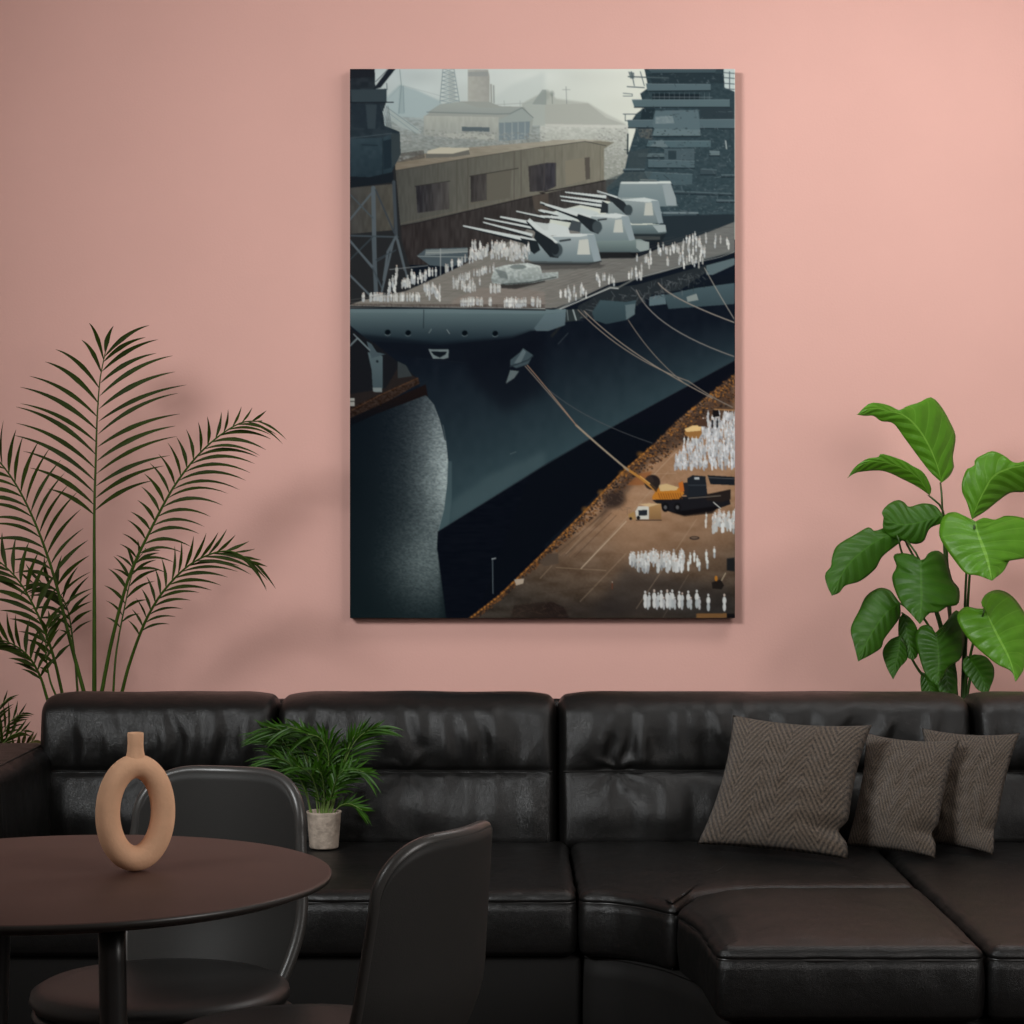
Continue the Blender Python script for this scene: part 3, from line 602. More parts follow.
    line(E(490, 530, 1024, 200) + D(190, 1026, 970, 602), .6, (90, 104, 106), .35)
    line(E(850, 145, 880, 133), .5, (120, 130, 130), .7)
    # ---- quay on the right
    quay = F(-550, 965, 20, 625, 200, 450, 400, 240, 560, 100, 700, -60) + D(860, 760, 970, 660) + F(972, 0, 972, 970, -550, 970)
    quay = [(470, 618), (500, 595), (544, 552), (582, 514), (620, 474), (652, 446), (680, 418), (712, 392), (735, 374), (735, 618)]
    poly(quay, lambda X, Y: (lambda t: np.stack([158 - 100 * t, 124 - 72 * t, 96 - 50 * t], -1))(np.clip((Y - 520) / 112 + np.abs(X - 640) / 420, 0, 1)) + ((vnoise(X, Y, 14, 5, 6) - .5) * 22 + (vnoise(X, Y, 2, 1.5, 7) - .5) * 9)[..., None])
    poly([(735, 374), (735, 420), (690, 440), (650, 460), (620, 500), (590, 530), (620, 478), (680, 420)], (58, 46, 40), .75, 3)
    poly(F(350, 560, 600, 430, 960, 500, 960, 600, 400, 640), (150, 118, 92), .35, 5)
    poly(F(420, 700, 970, 820, 970, 970, 240, 970), (40, 40, 42), .5, 6); poly(F(-10, 900, 400, 860, 500, 970, -100, 970), (46, 40, 38), .5, 5)
    for p in (F(205, 715, 640, 230), F(80, 710, 330, 725), F(130, 640, 300, 460), F(200, 880, 430, 640), F(480, 915, 780, 470), F(0, 765, 60, 700)): line(p, .7, (178, 156, 132), .5)
    line(F(205, 715, 430, 480), .9, (214, 196, 170), .7); line(F(570, 245, 680, 130), .7, (190, 170, 146), .6); line(F(560, 245, 680, 240), .5, (190, 170, 146), .5)
    line(F(740, 745, 610, 965), .5, (150, 134, 118), .5); line(F(-20, 845, 330, 800), .5, (60, 48, 42), .5)
    # rubble and rope fender along the edge
    E1 = [(470, 618), (500, 595), (544, 552), (582, 514), (620, 474), (652, 446), (680, 418), (712, 392), (735, 374)]
    for k in range(2600):
        s = rs.rand() * (len(E1) - 1); i = int(s); f = s - i
        x = E1[i][0] * (1 - f) + E1[i + 1][0] * f; y = E1[i][1] * (1 - f) + E1[i + 1][1] * f
        o = rs.rand() ** 1.6; wdt = 4 + 16 * np.clip((x - 520) / 160, 0, 1)
        x += o * wdt * .8 + rs.randn() * .5; y += o * wdt * .62 + rs.randn() * .5
        r = rs.rand()
        c = (170, 112, 52) if r < .16 and o < .5 else (118, 78, 44) if r < .35 else (74, 54, 42) if r < .7 else (40, 34, 32)
        ell(x, y, .5 + rs.rand() * 1.1, .4 + rs.rand() * .8, c, .8)
    line(E1[:6], 1.6, (150, 98, 46), .75)
    for k in range(90):
        t = k / 90 * 5; i = int(t); f = t - i; x = E1[i][0] * (1 - f) + E1[i + 1][0] * f; y = E1[i][1] * (1 - f) + E1[i + 1][1] * f
        ell(x, y, .9, .8, (190, 128, 62) if k % 2 else (84, 56, 36), .8)
    for cx, cy in ((640, 454), (622, 473), (601, 492), (585, 509)): ell(cx, cy, 5, 4, (170, 112, 50), .55, .8)
    for k in range(6): line(F(60 + k * 22, 640 + k * 4, 320 + k * 12, 420 + k * 6), .6, (70, 54, 44) if k % 2 else (140, 110, 84), .6)
    poly(F(430, 300, 500, 240, 560, 230, 520, 300), (146, 92, 54), .8, .4); ell(*F(560, 285)[0], 8.5, 8, (40, 34, 34)); ell(*F(545, 285)[0], 5, 7, (58, 48, 44), .8)
    ell(*F(370, 370)[0], 14, 11, (52, 42, 38), .9, .5); 
    for _ in range(60):
        p = F(310 + rs.rand() * 130, 320 + rs.rand() * 110)[0]; line([p, (p[0] + rs.randn() * 3, p[1] + rs.randn() * 2)], .4, (96, 80, 70), .6)
    poly(F(-5, 680, 40, 640, 90, 640, 95, 690, 20, 705), (84, 72, 62), .9, .3); poly(E(870, 770, 920, 765, 915, 790, 880, 800), (176, 160, 142)); poly(F(-20, 900, 60, 880, 120, 910, 150, 965, -60, 965), (38, 30, 28), .9, .6); poly(E(870, 900, 1024, 880, 1024, 965, 850, 965), (44, 36, 32), .8, .6)
    for _ in range(70):
        p = E(860 + rs.rand() * 270, 885 + rs.rand() * 80)[0]; line([p, (p[0] + rs.randn() * 4, p[1] - rs.rand() * 3)], .4, (84, 66, 56), .6)
    line(E(762, 665, 765, 840), .8, (96, 108, 114)); line(E(760, 668, 778, 664), 1.1, (150, 158, 160))
    # crane lorry
    poly(F(560, 375, 640, 360, 940, 345, 950, 395, 850, 430, 720, 450, 640, 430), (30, 30, 34)); poly(F(650, 435, 900, 400, 860, 440, 720, 455), (18, 16, 18), .8, .4)
    poly(F(735, 265, 760, 250, 825, 255, 835, 350, 730, 360), (34, 38, 44)); poly(F(770, 260, 795, 260, 795, 272, 770, 272), (176, 182, 184)); poly(F(700, 290, 740, 285, 740, 350, 700, 350), (40, 40, 44)); line(F(740, 300, 830, 300), .6, (70, 76, 82)); poly(F(835, 250, 970, 258, 970, 300, 850, 295), (30, 34, 40)); line(F(838, 262, 970, 268), .5, (110, 110, 110))
    poly(F(830, 345, 950, 320, 950, 370, 900, 385, 830, 375), (40, 34, 32)); line(F(740, 365, 900, 352), .8, (120, 112, 102))
    for x in (625, 685): ell(*F(x, 410)[0], 4, 5, (22, 22, 24)); ell(*F(x, 410)[0], 1.8, 2.2, (90, 90, 92))
    poly(F(560, 355, 590, 310, 620, 295, 700, 315, 720, 340, 690, 370, 560, 372), (190, 122, 46)); poly(F(590, 300, 630, 292, 690, 310, 680, 325, 600, 330), (206, 178, 130)); 
    for k in range(10): line(F(590 + k * 12, 340, 600 + k * 12, 368), .8, (120, 70, 30), .8)
    poly(F(690, 290, 712, 278, 720, 330, 700, 335), (186, 104, 44))
    line(F(420, 210, 500, 262, 575, 325), 2.6, (176, 124, 62)); line(F(500, 255, 575, 312), .9, (212, 164, 96)); poly(F(545, 295, 590, 270, 596, 300, 580, 335), (44, 38, 36), .8)
    line(F(865, 385, 900, 415), 1, (196, 196, 190))
    # small lorry
    poly(F(440, 445, 470, 430, 478, 470, 445, 472), (166, 132, 84)); poly(F(475, 430, 490, 405, 545, 405, 545, 470, 480, 470), (206, 204, 194)); poly(F(490, 425, 535, 422, 535, 450, 492, 452), (40, 44, 50)); poly(F(542, 392, 605, 392, 605, 470, 542, 470), vg((176, 138, 92), (136, 104, 70), 503, 520)); poly(F(490, 395, 540, 390, 600, 392, 545, 408), (206, 176, 136)); ell(*F(490, 462)[0], 2, 2, (26, 24, 24)); ell(*F(452, 466)[0], 1.6, 1.6, (40, 30, 28)); line(F(480, 474, 605, 474), .8, (40, 32, 28))
    # ---- ratings in white, on the quay and on deck
    def crowd(pts, rows, x0, x1, y0, y1, n, h, edge=None):
        P = [(x0 + rs.rand() * (x1 - x0), y0 + rs.rand() * (y1 - y0)) for _ in range(n)]
        for x, y in sorted(P, key=lambda q: q[1]):
            v = rs.randint(-50, 0); man(x, y, h * (.92 + rs.rand() * .16), (224 + v, 226 + v, 224 + v), None, (184 + v, 188 + v, 190 + v))
    big = sorted([(674 + rs.rand() * 61, 418 + rs.rand() * 53) for _ in range(560)], key=lambda q: q[1])
    for x, y in big:
        if y > 472 - (x - 674) * .0 or x < 674 + np.clip((464 - y) * .75, 0, 46): continue
        v = rs.randint(-60, 4); man(x, y, 8.6, (222 + v, 224 + v, 226 + v), 1.0, (184 + v, 188 + v, 194 + v))
    poly(F(720, 45, 725, 15, 800, 0, 808, 40, 790, 68, 740, 62), (150, 108, 62)); poly(F(720, 20, 760, 2, 806, 2, 800, 28, 730, 34), (224, 190, 132)); poly(D(860, 850, 890, 848, 895, 880, 862, 885), (26, 24, 26)); poly(D(780, 900, 830, 890, 830, 930, 790, 930), (74, 54, 44)); line(D(870, 845, 968, 850), 1.2, (160, 120, 80))
    for x in (684, 688, 692, 696): man(x, 444, 8, (210, 212, 210))
    for x in (712, 717): man(x, 428, 10, (40, 44, 48), None, (30, 30, 34))
    man(706, 520, 8); man(705.5, 528, 11, (210, 206, 198))
    for row in range(3): crowd(0, 0, 712, 735, 521 + row * 5, 524 + row * 5, 14, 12)
    for row in range(3): crowd(0, 0, 629.5, 648, 562 + row * 4.4, 565 + row * 4.4, 9, 12.4)
    for row in range(3): crowd(0, 0, 648, 684, 561 + row * 4.6, 564 + row * 4.6, 22, 12.6)
    for x, y in ((690, 564), (688, 571), (694, 562), (697, 567), (699, 571), (707, 569), (706, 561), (714, 558)): man(x, y, 12)
    for x in (645, 654, 661, 667, 672, 679, 688, 696.5): man(x, 608, 17 + rs.rand() * 2, (206, 208, 206)); man(x + 2.6, 609.5, 13, (176, 178, 180))
    for x, y in ((708, 611), (724, 611)): man(x, y, 17.5, (206, 208, 206))
    for x in (649, 658, 670, 682): man(x, 607, 15, (190, 194, 194))
    poly(F(930, 665, 970, 660, 970, 730, 930, 725), (30, 32, 34), .95, .3); poly(F(855, 785, 900, 770, 918, 800, 905, 820, 860, 815), (34, 30, 28)); ell(*F(878, 765)[0], 1.6, 3, (176, 116, 46)); line(F(905, 775, 925, 738), .8, (190, 176, 150)); ell(*F(770, 563)[0], 5.4, 2, (50, 40, 36)); ell(*F(770, 562)[0], 4, 1.1, (110, 92, 78)); man(*F(360, 820)[0], 8, (96, 60, 46)); poly(F(780, 940, 930, 938, 930, 962, 780, 964), (128, 92, 56), .9); poly(F(930, 940, 970, 940, 970, 962, 930, 962), (24, 22, 24))
    def wh(): v = rs.randint(-58, 4); return (214 + v, 216 + v, 212 + v)
    for _ in range(34): man(*C(110 + rs.rand() * 180, 305 + rs.rand() * 6)[0], 9, wh())
    for _ in range(20): man(*C(300 + rs.rand() * 110, 303 + rs.rand() * 8)[0], 8.6, wh())
    for _ in range(36): man(*C(420 + rs.rand() * 80, 250 + rs.rand() * 60)[0], 8.4, wh())
    for _ in range(26): man(*C(605 + rs.rand() * 160, 325 + rs.rand() * 12)[0], 8.6, wh())
    for _ in range(26): man(*C(820 + rs.rand() * 180, 330 + rs.rand() * 12)[0], 9.6, wh())
    for _ in range(28): man(*C(565 + rs.rand() * 135, 225 + rs.rand() * 40)[0], 8, wh())
    for _ in range(8): man(*C(742 + rs.rand() * 64, 262 + rs.rand() * 8)[0], 9.6, wh())
    for k in range(64):
        t = rs.rand(); x = 240 + t * 560; man(*C(x, 265 - t * 225 + rs.rand() * 22)[0], 9.4 - t * 1.5, wh())
    for x, y in ((285, 190), (280, 230), (340, 240), (372, 225), (402, 200), (445, 185), (250, 260), (265, 240), (360, 210), (480, 185)): man(*C(x, y)[0], 13 - 3 * (x > 400), wh())
    for k in range(70): man(*A(640 + rs.rand() * 250, 1000 - rs.rand() * 60 - 0)[0], 9, wh())
    for k in range(60): man(*A(830 + rs.rand() * 120, 945 + rs.rand() * 70)[0], 7.6, wh())
    for k in range(30): t = rs.rand(); man(*C(560 + t * 220, 215 - t * 70 + rs.rand() * 16)[0], 7.4, wh())
    for x0, x1, y, n in ((100, 230, 275, 20), (270, 370, 210, 9), (440, 510, 180, 11), (480, 560, 105, 5), (590, 720, 60, 14), (620, 830, 115, 12), (700, 830, 60, 12), (730, 970, 15, 18)):
        for _ in range(n): man(*D(x0 + rs.rand() * (x1 - x0), y + rs.randn() * 13 + 10)[0], 8.4, wh())
    for x, y in ((590, 60), (550, 90), (635, 130), (553, 125), (940, 50), (700, 110), (820, 90), (745, 110)): man(*D(x, y)[0], 9.4, wh())
    # rails of the bow
    line(C(55, 300, 330, 258, 640, 115), .5, (110, 108, 104), .7); line(C(50, 312, 1024, 316), .4, (120, 116, 110), .6)
    # ---- mooring lines
    rp = (126, 116, 106)
    curve(*D(190, 350, 420, 590, 740, 705), 1.0, rp); curve(*D(220, 355, 430, 570, 860, 790), 1.0, (140, 128, 116)); curve(*D(740, 705, 860, 790, 960, 835), 1, rp); curve(*D(440, 400, 560, 590, 720, 715), .8, rp)
    curve(*D(480, 250, 560, 440, 968, 582), 1.1, (120, 116, 112)); curve(*D(590, 215, 640, 290, 968, 412), 1.2, (136, 128, 120)); curve(*D(820, 140, 880, 250, 968, 395), .9, (140, 136, 128))
    curve(*(C(925, 630) + D(-20, 690) + F(180, 0)), .9, rp); curve(*(F(180, 0) + F(300, 110) + F(440, 225)), 1.9, (150, 136, 118)); curve(*(C(935, 625) + D(20, 720) + F(185, 5)), .9, (150, 120, 100)); curve(*(D(40, 745) + D(220, 900) + F(560, 90)), .7, (84, 86, 88), .8)
    # ---- down to the canvas grid
    ow = int((X1 - X0) * OUT); oh = int((Y1 - Y0) * OUT)
    # a slight softness, as in the print
    k = np.array([.22, .56, .22]) if SS >= 3 else np.array([0, 1, 0])
    for ax in (0, 1):
        p = np.concatenate([img.take([0], ax), img, img.take([-1], ax)], ax)
        n = img.shape[ax]
        img = k[0] * p.take(range(0, n), ax) + k[1] * p.take(range(1, n + 1), ax) + k[2] * p.take(range(2, n + 2), ax)
    ca = np.concatenate([np.zeros((1, W, 3)), np.cumsum(img, 0)], 0)
    je = np.linspace(0, H, oh + 1); j0 = np.floor(je).astype(int); jf = (je - j0)[:, None, None]
    cj = ca[j0] * (1 - jf) + ca[np.minimum(j0 + 1, H)] * jf
    a = np.diff(cj, axis=0) / (H / oh)
    cb = np.concatenate([np.zeros((oh, 1, 3)), np.cumsum(a, 1)], 1)
    ie = np.linspace(0, W, ow + 1); i0 = np.floor(ie).astype(int); f2 = (ie - i0)[None, :, None]
    ci = cb[:, i0] * (1 - f2) + cb[:, np.minimum(i0 + 1, W)] * f2
    out = np.diff(ci, axis=1) / (W / ow)
    return np.clip(out, 0, 255)

# ---------------------------------------------------------------- the canvas print
def canvas():
    D = WALL_Y - .045
    a, b = at(350, 69, D), at(735, 618, D)
    root = thing('canvas_print', 'large unframed portrait canvas print of a grey warship in dock, hung on the pink wall', 'wall art', ((a.x + b.x) / 2, WALL_Y - .002, b.z))
    st = obj('stretcher_frame', *box(a.x, b.x, D + .0008, WALL_Y - .002, b.z, a.z), M['canvas_edge'], root, False)
    img = paint_print() / 255.0
    col = np.where(img <= .04045, img / 12.92, ((img + .055) / 1.055) ** 2.4) * PRINT_GAIN
    col = np.maximum(col * 1.02 - .002, .001)
    h, w = col.shape[:2]
    xs = np.linspace(a.x, b.x, w); zs = np.linspace(a.z, b.z, h)
    o0 = wloc(root)
    co = np.zeros((h, w, 3), np.float32); co[..., 0] = xs[None, :] - o0.x; co[..., 1] = D - o0.y; co[..., 2] = zs[:, None] - o0.z
    idx = np.arange(h * w).reshape(h, w)
    f = np.stack([idx[:-1, :-1], idx[1:, :-1], idx[1:, 1:], idx[:-1, 1:]], -1).reshape(-1, 4)
    me = bpy.data.meshes.new('printed_canvas')
    me.vertices.add(h * w); me.vertices.foreach_set('co', co.ravel())
    me.loops.add(f.size); me.loops.foreach_set('vertex_index', f.ravel().astype(np.int32))
    me.polygons.add(len(f)); me.polygons.foreach_set('loop_start', np.arange(0, f.size, 4, dtype=np.int32))
    me.update(calc_edges=True)
    ca = me.color_attributes.new('print', 'FLOAT_COLOR', 'POINT')
    rgba = np.ones((h * w, 4), np.float32); rgba[:, :3] = col.reshape(-1, 3); ca.data.foreach_set('color', rgba.ravel())
    m = mat('printed_ink', (.5, .5, .5), .8, .03, .05, 900)
    n = m.node_tree.nodes.new('ShaderNodeVertexColor'); n.layer_name = 'print'
    m.node_tree.links.new(n.outputs['Color'], m.node_tree.nodes['Principled BSDF'].inputs['Base Color'])
    me.materials.append(m)
    o = bpy.data.objects.new('printed_canvas', me); COL.objects.link(o); o.parent = root
PRINT_GAIN = .92
canvas()

# ---------------------------------------------------------------- the sofa
def sofa():
    root = thing('sectional_sofa', 'black leather sectional sofa with a chaise on the right, along the pink wall', 'sofa', (0, 4.9, 0))
    ZC = .594
    gaps = [-1.113, -.553, .107, 1.082, 1.78]
    for i in range(4):
        x0, x1 = gaps[i] + .0008, gaps[i + 1] - .0008; xc, hx = (x0 + x1) / 2, (x1 - x0) / 2
        gather = [(-.86, .4), (-.25, .5), (.25, 1.0), (1.4, .6)][i]
        def deform(v, xc=xc, hx=hx, i=i, g=gather):
            u = (v.x - xc) / hx; fr = max(0, min(1, (5.09 - v.y) / .09))
            z = v.z
            # upper bolster rolls over the seam, lower panel below
            prof = -.016 * math.exp(-((z - .685) / .065) ** 2) - .016 * math.exp(-((z - .50) / .06) ** 2)
            crease = .010 * math.exp(-((z - ZC) / .007) ** 2) + .008 * math.exp(-((z - ZC) / .022) ** 2)
            edge = max(0, 1 - abs(u) ** 8)
            f1 = nz(v.x * 21 + i * 7 + 2 * nz(v.x * 3, z * 5, 1), z * 2.6, i * 3.3); f2 = nz(v.x * 34 + i * 5, z * 4, 9.1)
            folds = (.021 * abs(f1) ** .8 * (1 if f1 > 0 else -.6) + .008 * f2) * math.exp(-((z - .66) / .075) ** 2)
            folds += (.012 * nz(v.x * 15 + i, z * 4, 4.4) + .004 * f2) * math.exp(-((z - .50) / .07) ** 2)
            dx, dz = v.x - g[0], z - ZC; rr = math.hypot(dx, dz)
            folds += g[1] * .006 * math.sin(7 * math.atan2(dz, dx) + 3 * nz(dx * 20, dz * 20, i)) * math.exp(-(rr / .065) ** 2) * min(1, rr / .02)
            y = v.y + fr * edge * (prof + crease + folds) + (z - .42) * .16
            # slightly sagging corners along the top
            t = max(0, (z - .70) / .08)
            return Vector((v.x, y, z - .013 * t * (abs(v.x - xc) > hx - .09) * ((abs(v.x - xc) - hx + .09) / .09) ** 2 + .004 * t * nz(v.x * 6, 2, i)))
        c = obj('back_cushion', *rbox(x0, x1, 4.985, 5.175, .40, .770, (.022, .075, .042), (int(hx * 2 / .0075), 6, 56), deform), M['leather'], root)
        pts = [deform(Vector((x0 + .012 + (x1 - x0 - .024) * k / 80, 4.985, ZC))) for k in range(81)]
        pts = [Vector((p.x, p.y - .001, p.z)) for p in pts]
        obj('seam_welt', *tube(pts, .0022, 6), M['frame'], c)
        # welt down the right-hand edge of the cushion
        e = []
        for k in range(30):
            z = .43 + .30 * k / 29; p = deform(Vector((x1 - .006, 5.022, z))); e.append(p)
        obj('edge_welt', *tube(e, .003, 6), M['welt'], c)
    # seats
    SB = 5.03
    Zs, r = .434, .026
    seats = [([(-1.055, SB), (-1.055, 4.345), (-.549, 4.345), (-.549, SB)], 0),
             ([(-.543, SB), (-.543, 4.345), (.130, 4.345), (.130, SB)], 1),
             ([(.137, SB), (.137, 4.345), (.20, 4.338), (.262, 4.288), (.318, 4.20), (.36, 4.33), (.47, 4.408), (.835, 4.418), (.842, SB)], 2),
             ([(.322, 4.19), (.352, 4.04), (.362, 3.79), (.835, 3.79), (.838, 4.408), (.47, 4.400), (.37, 4.322)], 3),
             ([(.846, SB), (.842, 3.79), (1.62, 3.79), (1.62, SB)], 4)]
    for P, sd in seats:
        V, Fc, seam = slab(P, .300, Zs, r, .002 if sd != 3 else .012, 320, sd * 11.3)
        c = obj('seat_cushion' if sd != 3 else 'chaise_cushion', V, Fc, M['leather'], root)
        obj('piping', *ring_tube(seam, .0034), M['welt'], c)
    # the base under the seats and the chaise
    V, Fc = rbox(-1.05, .14, 4.37, 5.15, .06, .299, .012, (4, 4, 2)); obj('base', V, Fc, M['frame'], root)
    P = [(.143, 5.15), (.143, 4.37), (.21, 4.36), (.30, 4.26), (.375, 4.10), (.39, 3.83), (1.62, 3.83), (1.62, 5.15)]
    V, Fc, _ = slab(P, .06, .299, .01, 0, 160, 3, 0); obj('chaise_base', V, Fc, M['frame'], root)
    obj('back_frame', *rbox(-1.06, 1.75, 5.245, 5.30, .06, .742, .02, (6, 2, 4)), M['leather'], root)
    # arms
    def arm(x0, x1, y0, y1, zt, name):
        xc = (x0 + x1) / 2
        def deform(v):
            w = .006 * nz(v.x * 6, v.y * 14, v.z * 6) + .004 * nz(v.y * 30, v.z * 4, 2)
            s = 1 if v.x > xc else -1
            bulge = .012 * math.sin(math.pi * max(0, min(1, (v.z - .2) / (zt - .2))))
            return Vector((v.x + s * (bulge + w), v.y, v.z + .35 * w))
        a = obj(name, *rbox(x0, x1, y0, y1, .06, zt, (.05, .05, .035), (10, 60, 30), deform), M['leather'], root)
        for s in (x0 + .028, x1 - .028):
            obj('arm_piping', *tube([deform(Vector((s, y0 + .04 + (y1 - y0 - .08) * k / 40, zt - .004))) for k in range(41)], .0032, 6), M['welt'], a)
    arm(-1.34, -1.080, 4.30, 5.12, .655, 'armrest')
    arm(1.63, 1.78, 3.80, 5.0, .60, 'armrest')
    for x, y in ((-1.25, 4.42), (-1.25, 5.02), (-.2, 4.45), (.44, 3.90), (1.55, 3.90), (.4, 5.1), (1.55, 5.1)):
        obj('foot', *lathe([(.022, 0), (.024, .004), (.028, .064), (.02, .066)], 20, x, y), M['foot'], root)
sofa()

# ---------------------------------------------------------------- cushions on the sofa
def pillow(c, label, seed, thick=.064):
    TL, TR, BL, BR = [at(*p) for p in c]
    n = 44; V, Fc, uv = [], [], []
    nrm = (TR - TL).cross(BL - TL).normalized()
    if nrm.y > 0: nrm = -nrm
    for side in (1, -1):
        for j in range(n + 1):
            for i in range(n + 1):
                u, v = i / n * 2 - 1, j / n * 2 - 1                    # v = -1 at the top
                uu = u * (1 - .10 * (1 - v * v)); vv = v * (1 - (.075 if v < 0 else .03) * (1 - u * u))
                notch = math.exp(-((v - .62) / .11) ** 2) * max(0, u) ** 3 * .12 if seed != 3 else .05 * math.exp(-((v - .62) / .14) ** 2) * max(0, u) ** 3
                uu -= notch; vv += .02 * math.sin(3 * u + seed) * (1 - v * v)
                p = TL.lerp(TR, (uu + 1) / 2).lerp(BL.lerp(BR, (uu + 1) / 2), (vv + 1) / 2)
                e = max(0, (1 - u * u) * (1 - v * v)) ** .42
                t = thick * e * (1 + .16 * nz(u * 1.6 + seed, v * 1.6, seed)) + .006 * nz(u * 5, v * 5, seed * 2) * e
                t -= .03 * math.exp(-((v - .62) / .12) ** 2) * max(0, u) ** 2 * e ** .5
                V.append(p + nrm * (t if side > 0 else -t * .25)); uv.append(((i / n), (1 - j / n)))
    m = (n + 1) ** 2
    for s in (0, 1):
        for j in range(n):
            for i in range(n):
                a = s * m + j * (n + 1) + i; q = (a, a + 1, a + n + 2, a + n + 1)
                Fc.append(q if s else q[::-1])
    o = obj('throw_pillow', V, Fc, M['tweed'], None, True, uv)
    bm = bmesh.new(); bm.from_mesh(o.data); bmesh.ops.remove_doubles(bm, verts=bm.verts, dist=.0004); bmesh.ops.recalc_face_normals(bm, faces=bm.faces); bm.to_mesh(o.data); bm.free()
    o['label'] = label; o['category'] = 'pillow'; o['group'] = 'tweed pillows on the sofa'
    return o
pillow([(733, 715, 4.92), (872, 725, 4.82), (697, 844, 4.84), (848, 859, 4.68)], 'largest brown herringbone tweed pillow, leftmost of three on the black sofa', 1)
pillow([(866, 733, 4.94), (960, 740, 4.85), (846, 846, 4.86), (935, 858, 4.71)], 'middle brown tweed pillow on the sofa, partly behind the largest one', 2, .05)
pillow([(922, 728, 4.96), (1020, 733, 4.89), (925, 843, 4.91), (993, 855, 4.75)], 'rightmost brown tweed pillow on the sofa, behind the middle one', 3, .048)

# ---------------------------------------------------------------- chairs
def chair():
    root = thing('shell_chair', 'black shell dining chair behind the round table, facing the sofa side of the vase', 'chair', (0, 0, 0), 'black shell chairs at the round table')
    NU, NV = 60, 26; A0 = math.radians(38)
    zt, zb, cc, u0 = .761, .405, .085, .30
    def rad(z):
        t = max(0, min(1, (z - zb) / (zt - zb)))
        return .195 + .058 * math.sin(min(1, t * 2.2) * math.pi / 2) + .020 * t
    def ztop(u):
        a = max(0, (abs(u) - u0) / (1 - u0)); return zt - cc * (1 - math.sqrt(max(0, 1 - a ** 2.6)))
    def span(v): return 1.16 - .24 * v
    def P(u, v, off=0):
        z = zb + (ztop(u) - zb) * v
        a = math.pi / 2 - u * A0 * span(v); R = rad(z) + off
        return Vector((R * math.cos(a), R * math.sin(a), z))
    V, Fc = [], []
    us = [math.sin((i / NU - .5) * math.pi) for i in range(NU + 1)]
    T = .020
    for off in (0, -T):
        for u in us:
            for j in range(NV + 1): V.append(P(u, j / NV, off))
    m = (NU + 1) * (NV + 1)
    for s in (0, 1):
        for i in range(NU):
            for j in range(NV):
                a = s * m + i * (NV + 1) + j; q = (a, a + NV + 1, a + NV + 2, a + 1); Fc.append(q if s else q[::-1])
    loop = [(i, 0) for i in range(NU + 1)] + [(NU, j) for j in range(1, NV + 1)] + [(i, NV) for i in range(NU - 1, -1, -1)] + [(0, j) for j in range(NV - 1, 0, -1)]
    L = [i * (NV + 1) + j for i, j in loop]
    for k in range(len(L)):
        a, b = L[k], L[(k + 1) % len(L)]; Fc.append((a, b, b + m, a + m))
    sh = obj('back_shell', V, Fc, M['chair'], root); fix_normals(sh)
    edge = [(u, 0) for u in us] + [(1, j / NV) for j in range(1, NV + 1)] + [(u, 1) for u in reversed(us[1:-1])] + [(-1, j / NV) for j in range(NV, 0, -1)]
    obj('rim', *ring_tube([P(u, v, -T / 2) for u, v in edge], .0102, 10), M['chair_rim'], sh)
    prof = [(.0, .425), (.17, .425), (.196, .430), (.203, .440), (.200, .452), (.186, .460), (.15, .464), (.08, .466), (.0, .4665)]
    V, Fc = lathe(prof, 64, 0, 0, False)
    obj('seat', V, Fc, M['chair_seat'], root)
    obj('seat_frame', *ring_tube([(.192 * math.cos(a), .192 * math.sin(a), .418) for a in [2 * math.pi * k / 60 for k in range(60)]], .008), M['metal'], root)
    for a in (45, 135, 225, 315):
        c, s = math.cos(math.radians(a)), math.sin(math.radians(a))
        pts = spline([(.12 * c, .12 * s, .412), (.19 * c, .19 * s, .410), (.222 * c, .222 * s, .38), (.235 * c, .235 * s, .25), (.25 * c, .25 * s, .0)], 26)
        obj('leg', *tube(pts, .0095, 10), M['metal'], root)
    return root
ch = chair()
def copy_tree(o, parent=None):
    c = o.copy(); COL.objects.link(c)
    if parent is not None: c.parent = parent
    for k in list(o.children): copy_tree(k, c)
    return c
ch2 = copy_tree(ch)
ch.location = (-.552, 3.38, 0); ch.rotation_euler = (0, 0, math.radians(-17))
ch.name = 'shell_chair'
ch['label'] = 'black shell chair behind the round table, its back just right of the ring vase'
ch2.location = (-.300, 3.05, 0); ch2.rotation_euler = (0, 0, math.radians(-117))
ch2['label'] = 'black shell chair right of the round table, its grey outer back toward us'

# ---------------------------------------------------------------- the table and its vase
def table():
    cx, cy, R, z = -.581, 2.79, .346, .73
    root = thing('round_table', 'round dark brown table with black legs in the left foreground', 'table', (cx, cy, 0))
    V, Fc = lathe([(0, z - .0006), (R * .5, z), (R - .004, z), (R - .0015, z - .0008), (R - .001, z - .0018)], 120, cx, cy, False)
    top = obj('tabletop', V, Fc, M['table'], root)
    V, Fc = lathe([(R - .0012, z - .0012), (R, z - .0022), (R + .0004, z - .0055), (R - .0015, z - .0085), (R - .022, z - .0160), (R - .05, z - .018), (0, z - .018)], 120, cx, cy, False)
    obj('edge_band', V, Fc, M['table_edge'], top)
    obj('apron', *lathe([(.01, z - .03), (.2, z - .03), (.21, z - .018), (.01, z - .0175)], 40, cx, cy, False), M['blackwood'], root)
    for a, r0, r1 in ((-61, .19, .235), (128, .195, .24), (212, .20, .25)):
        c, s = math.cos(math.radians(a)), math.sin(math.radians(a))
        pts = [(cx + (r0 + (r1 - r0) * t) * c, cy + (r0 + (r1 - r0) * t) * s, (z - .019) * (1 - t)) for t in [k / 12 for k in range(13)]]
        obj('leg', *tube(pts, [.0168 - .0045 * max(0, t / 12 - .2) for t in range(13)], 24), M['blackwood'], root)
table()

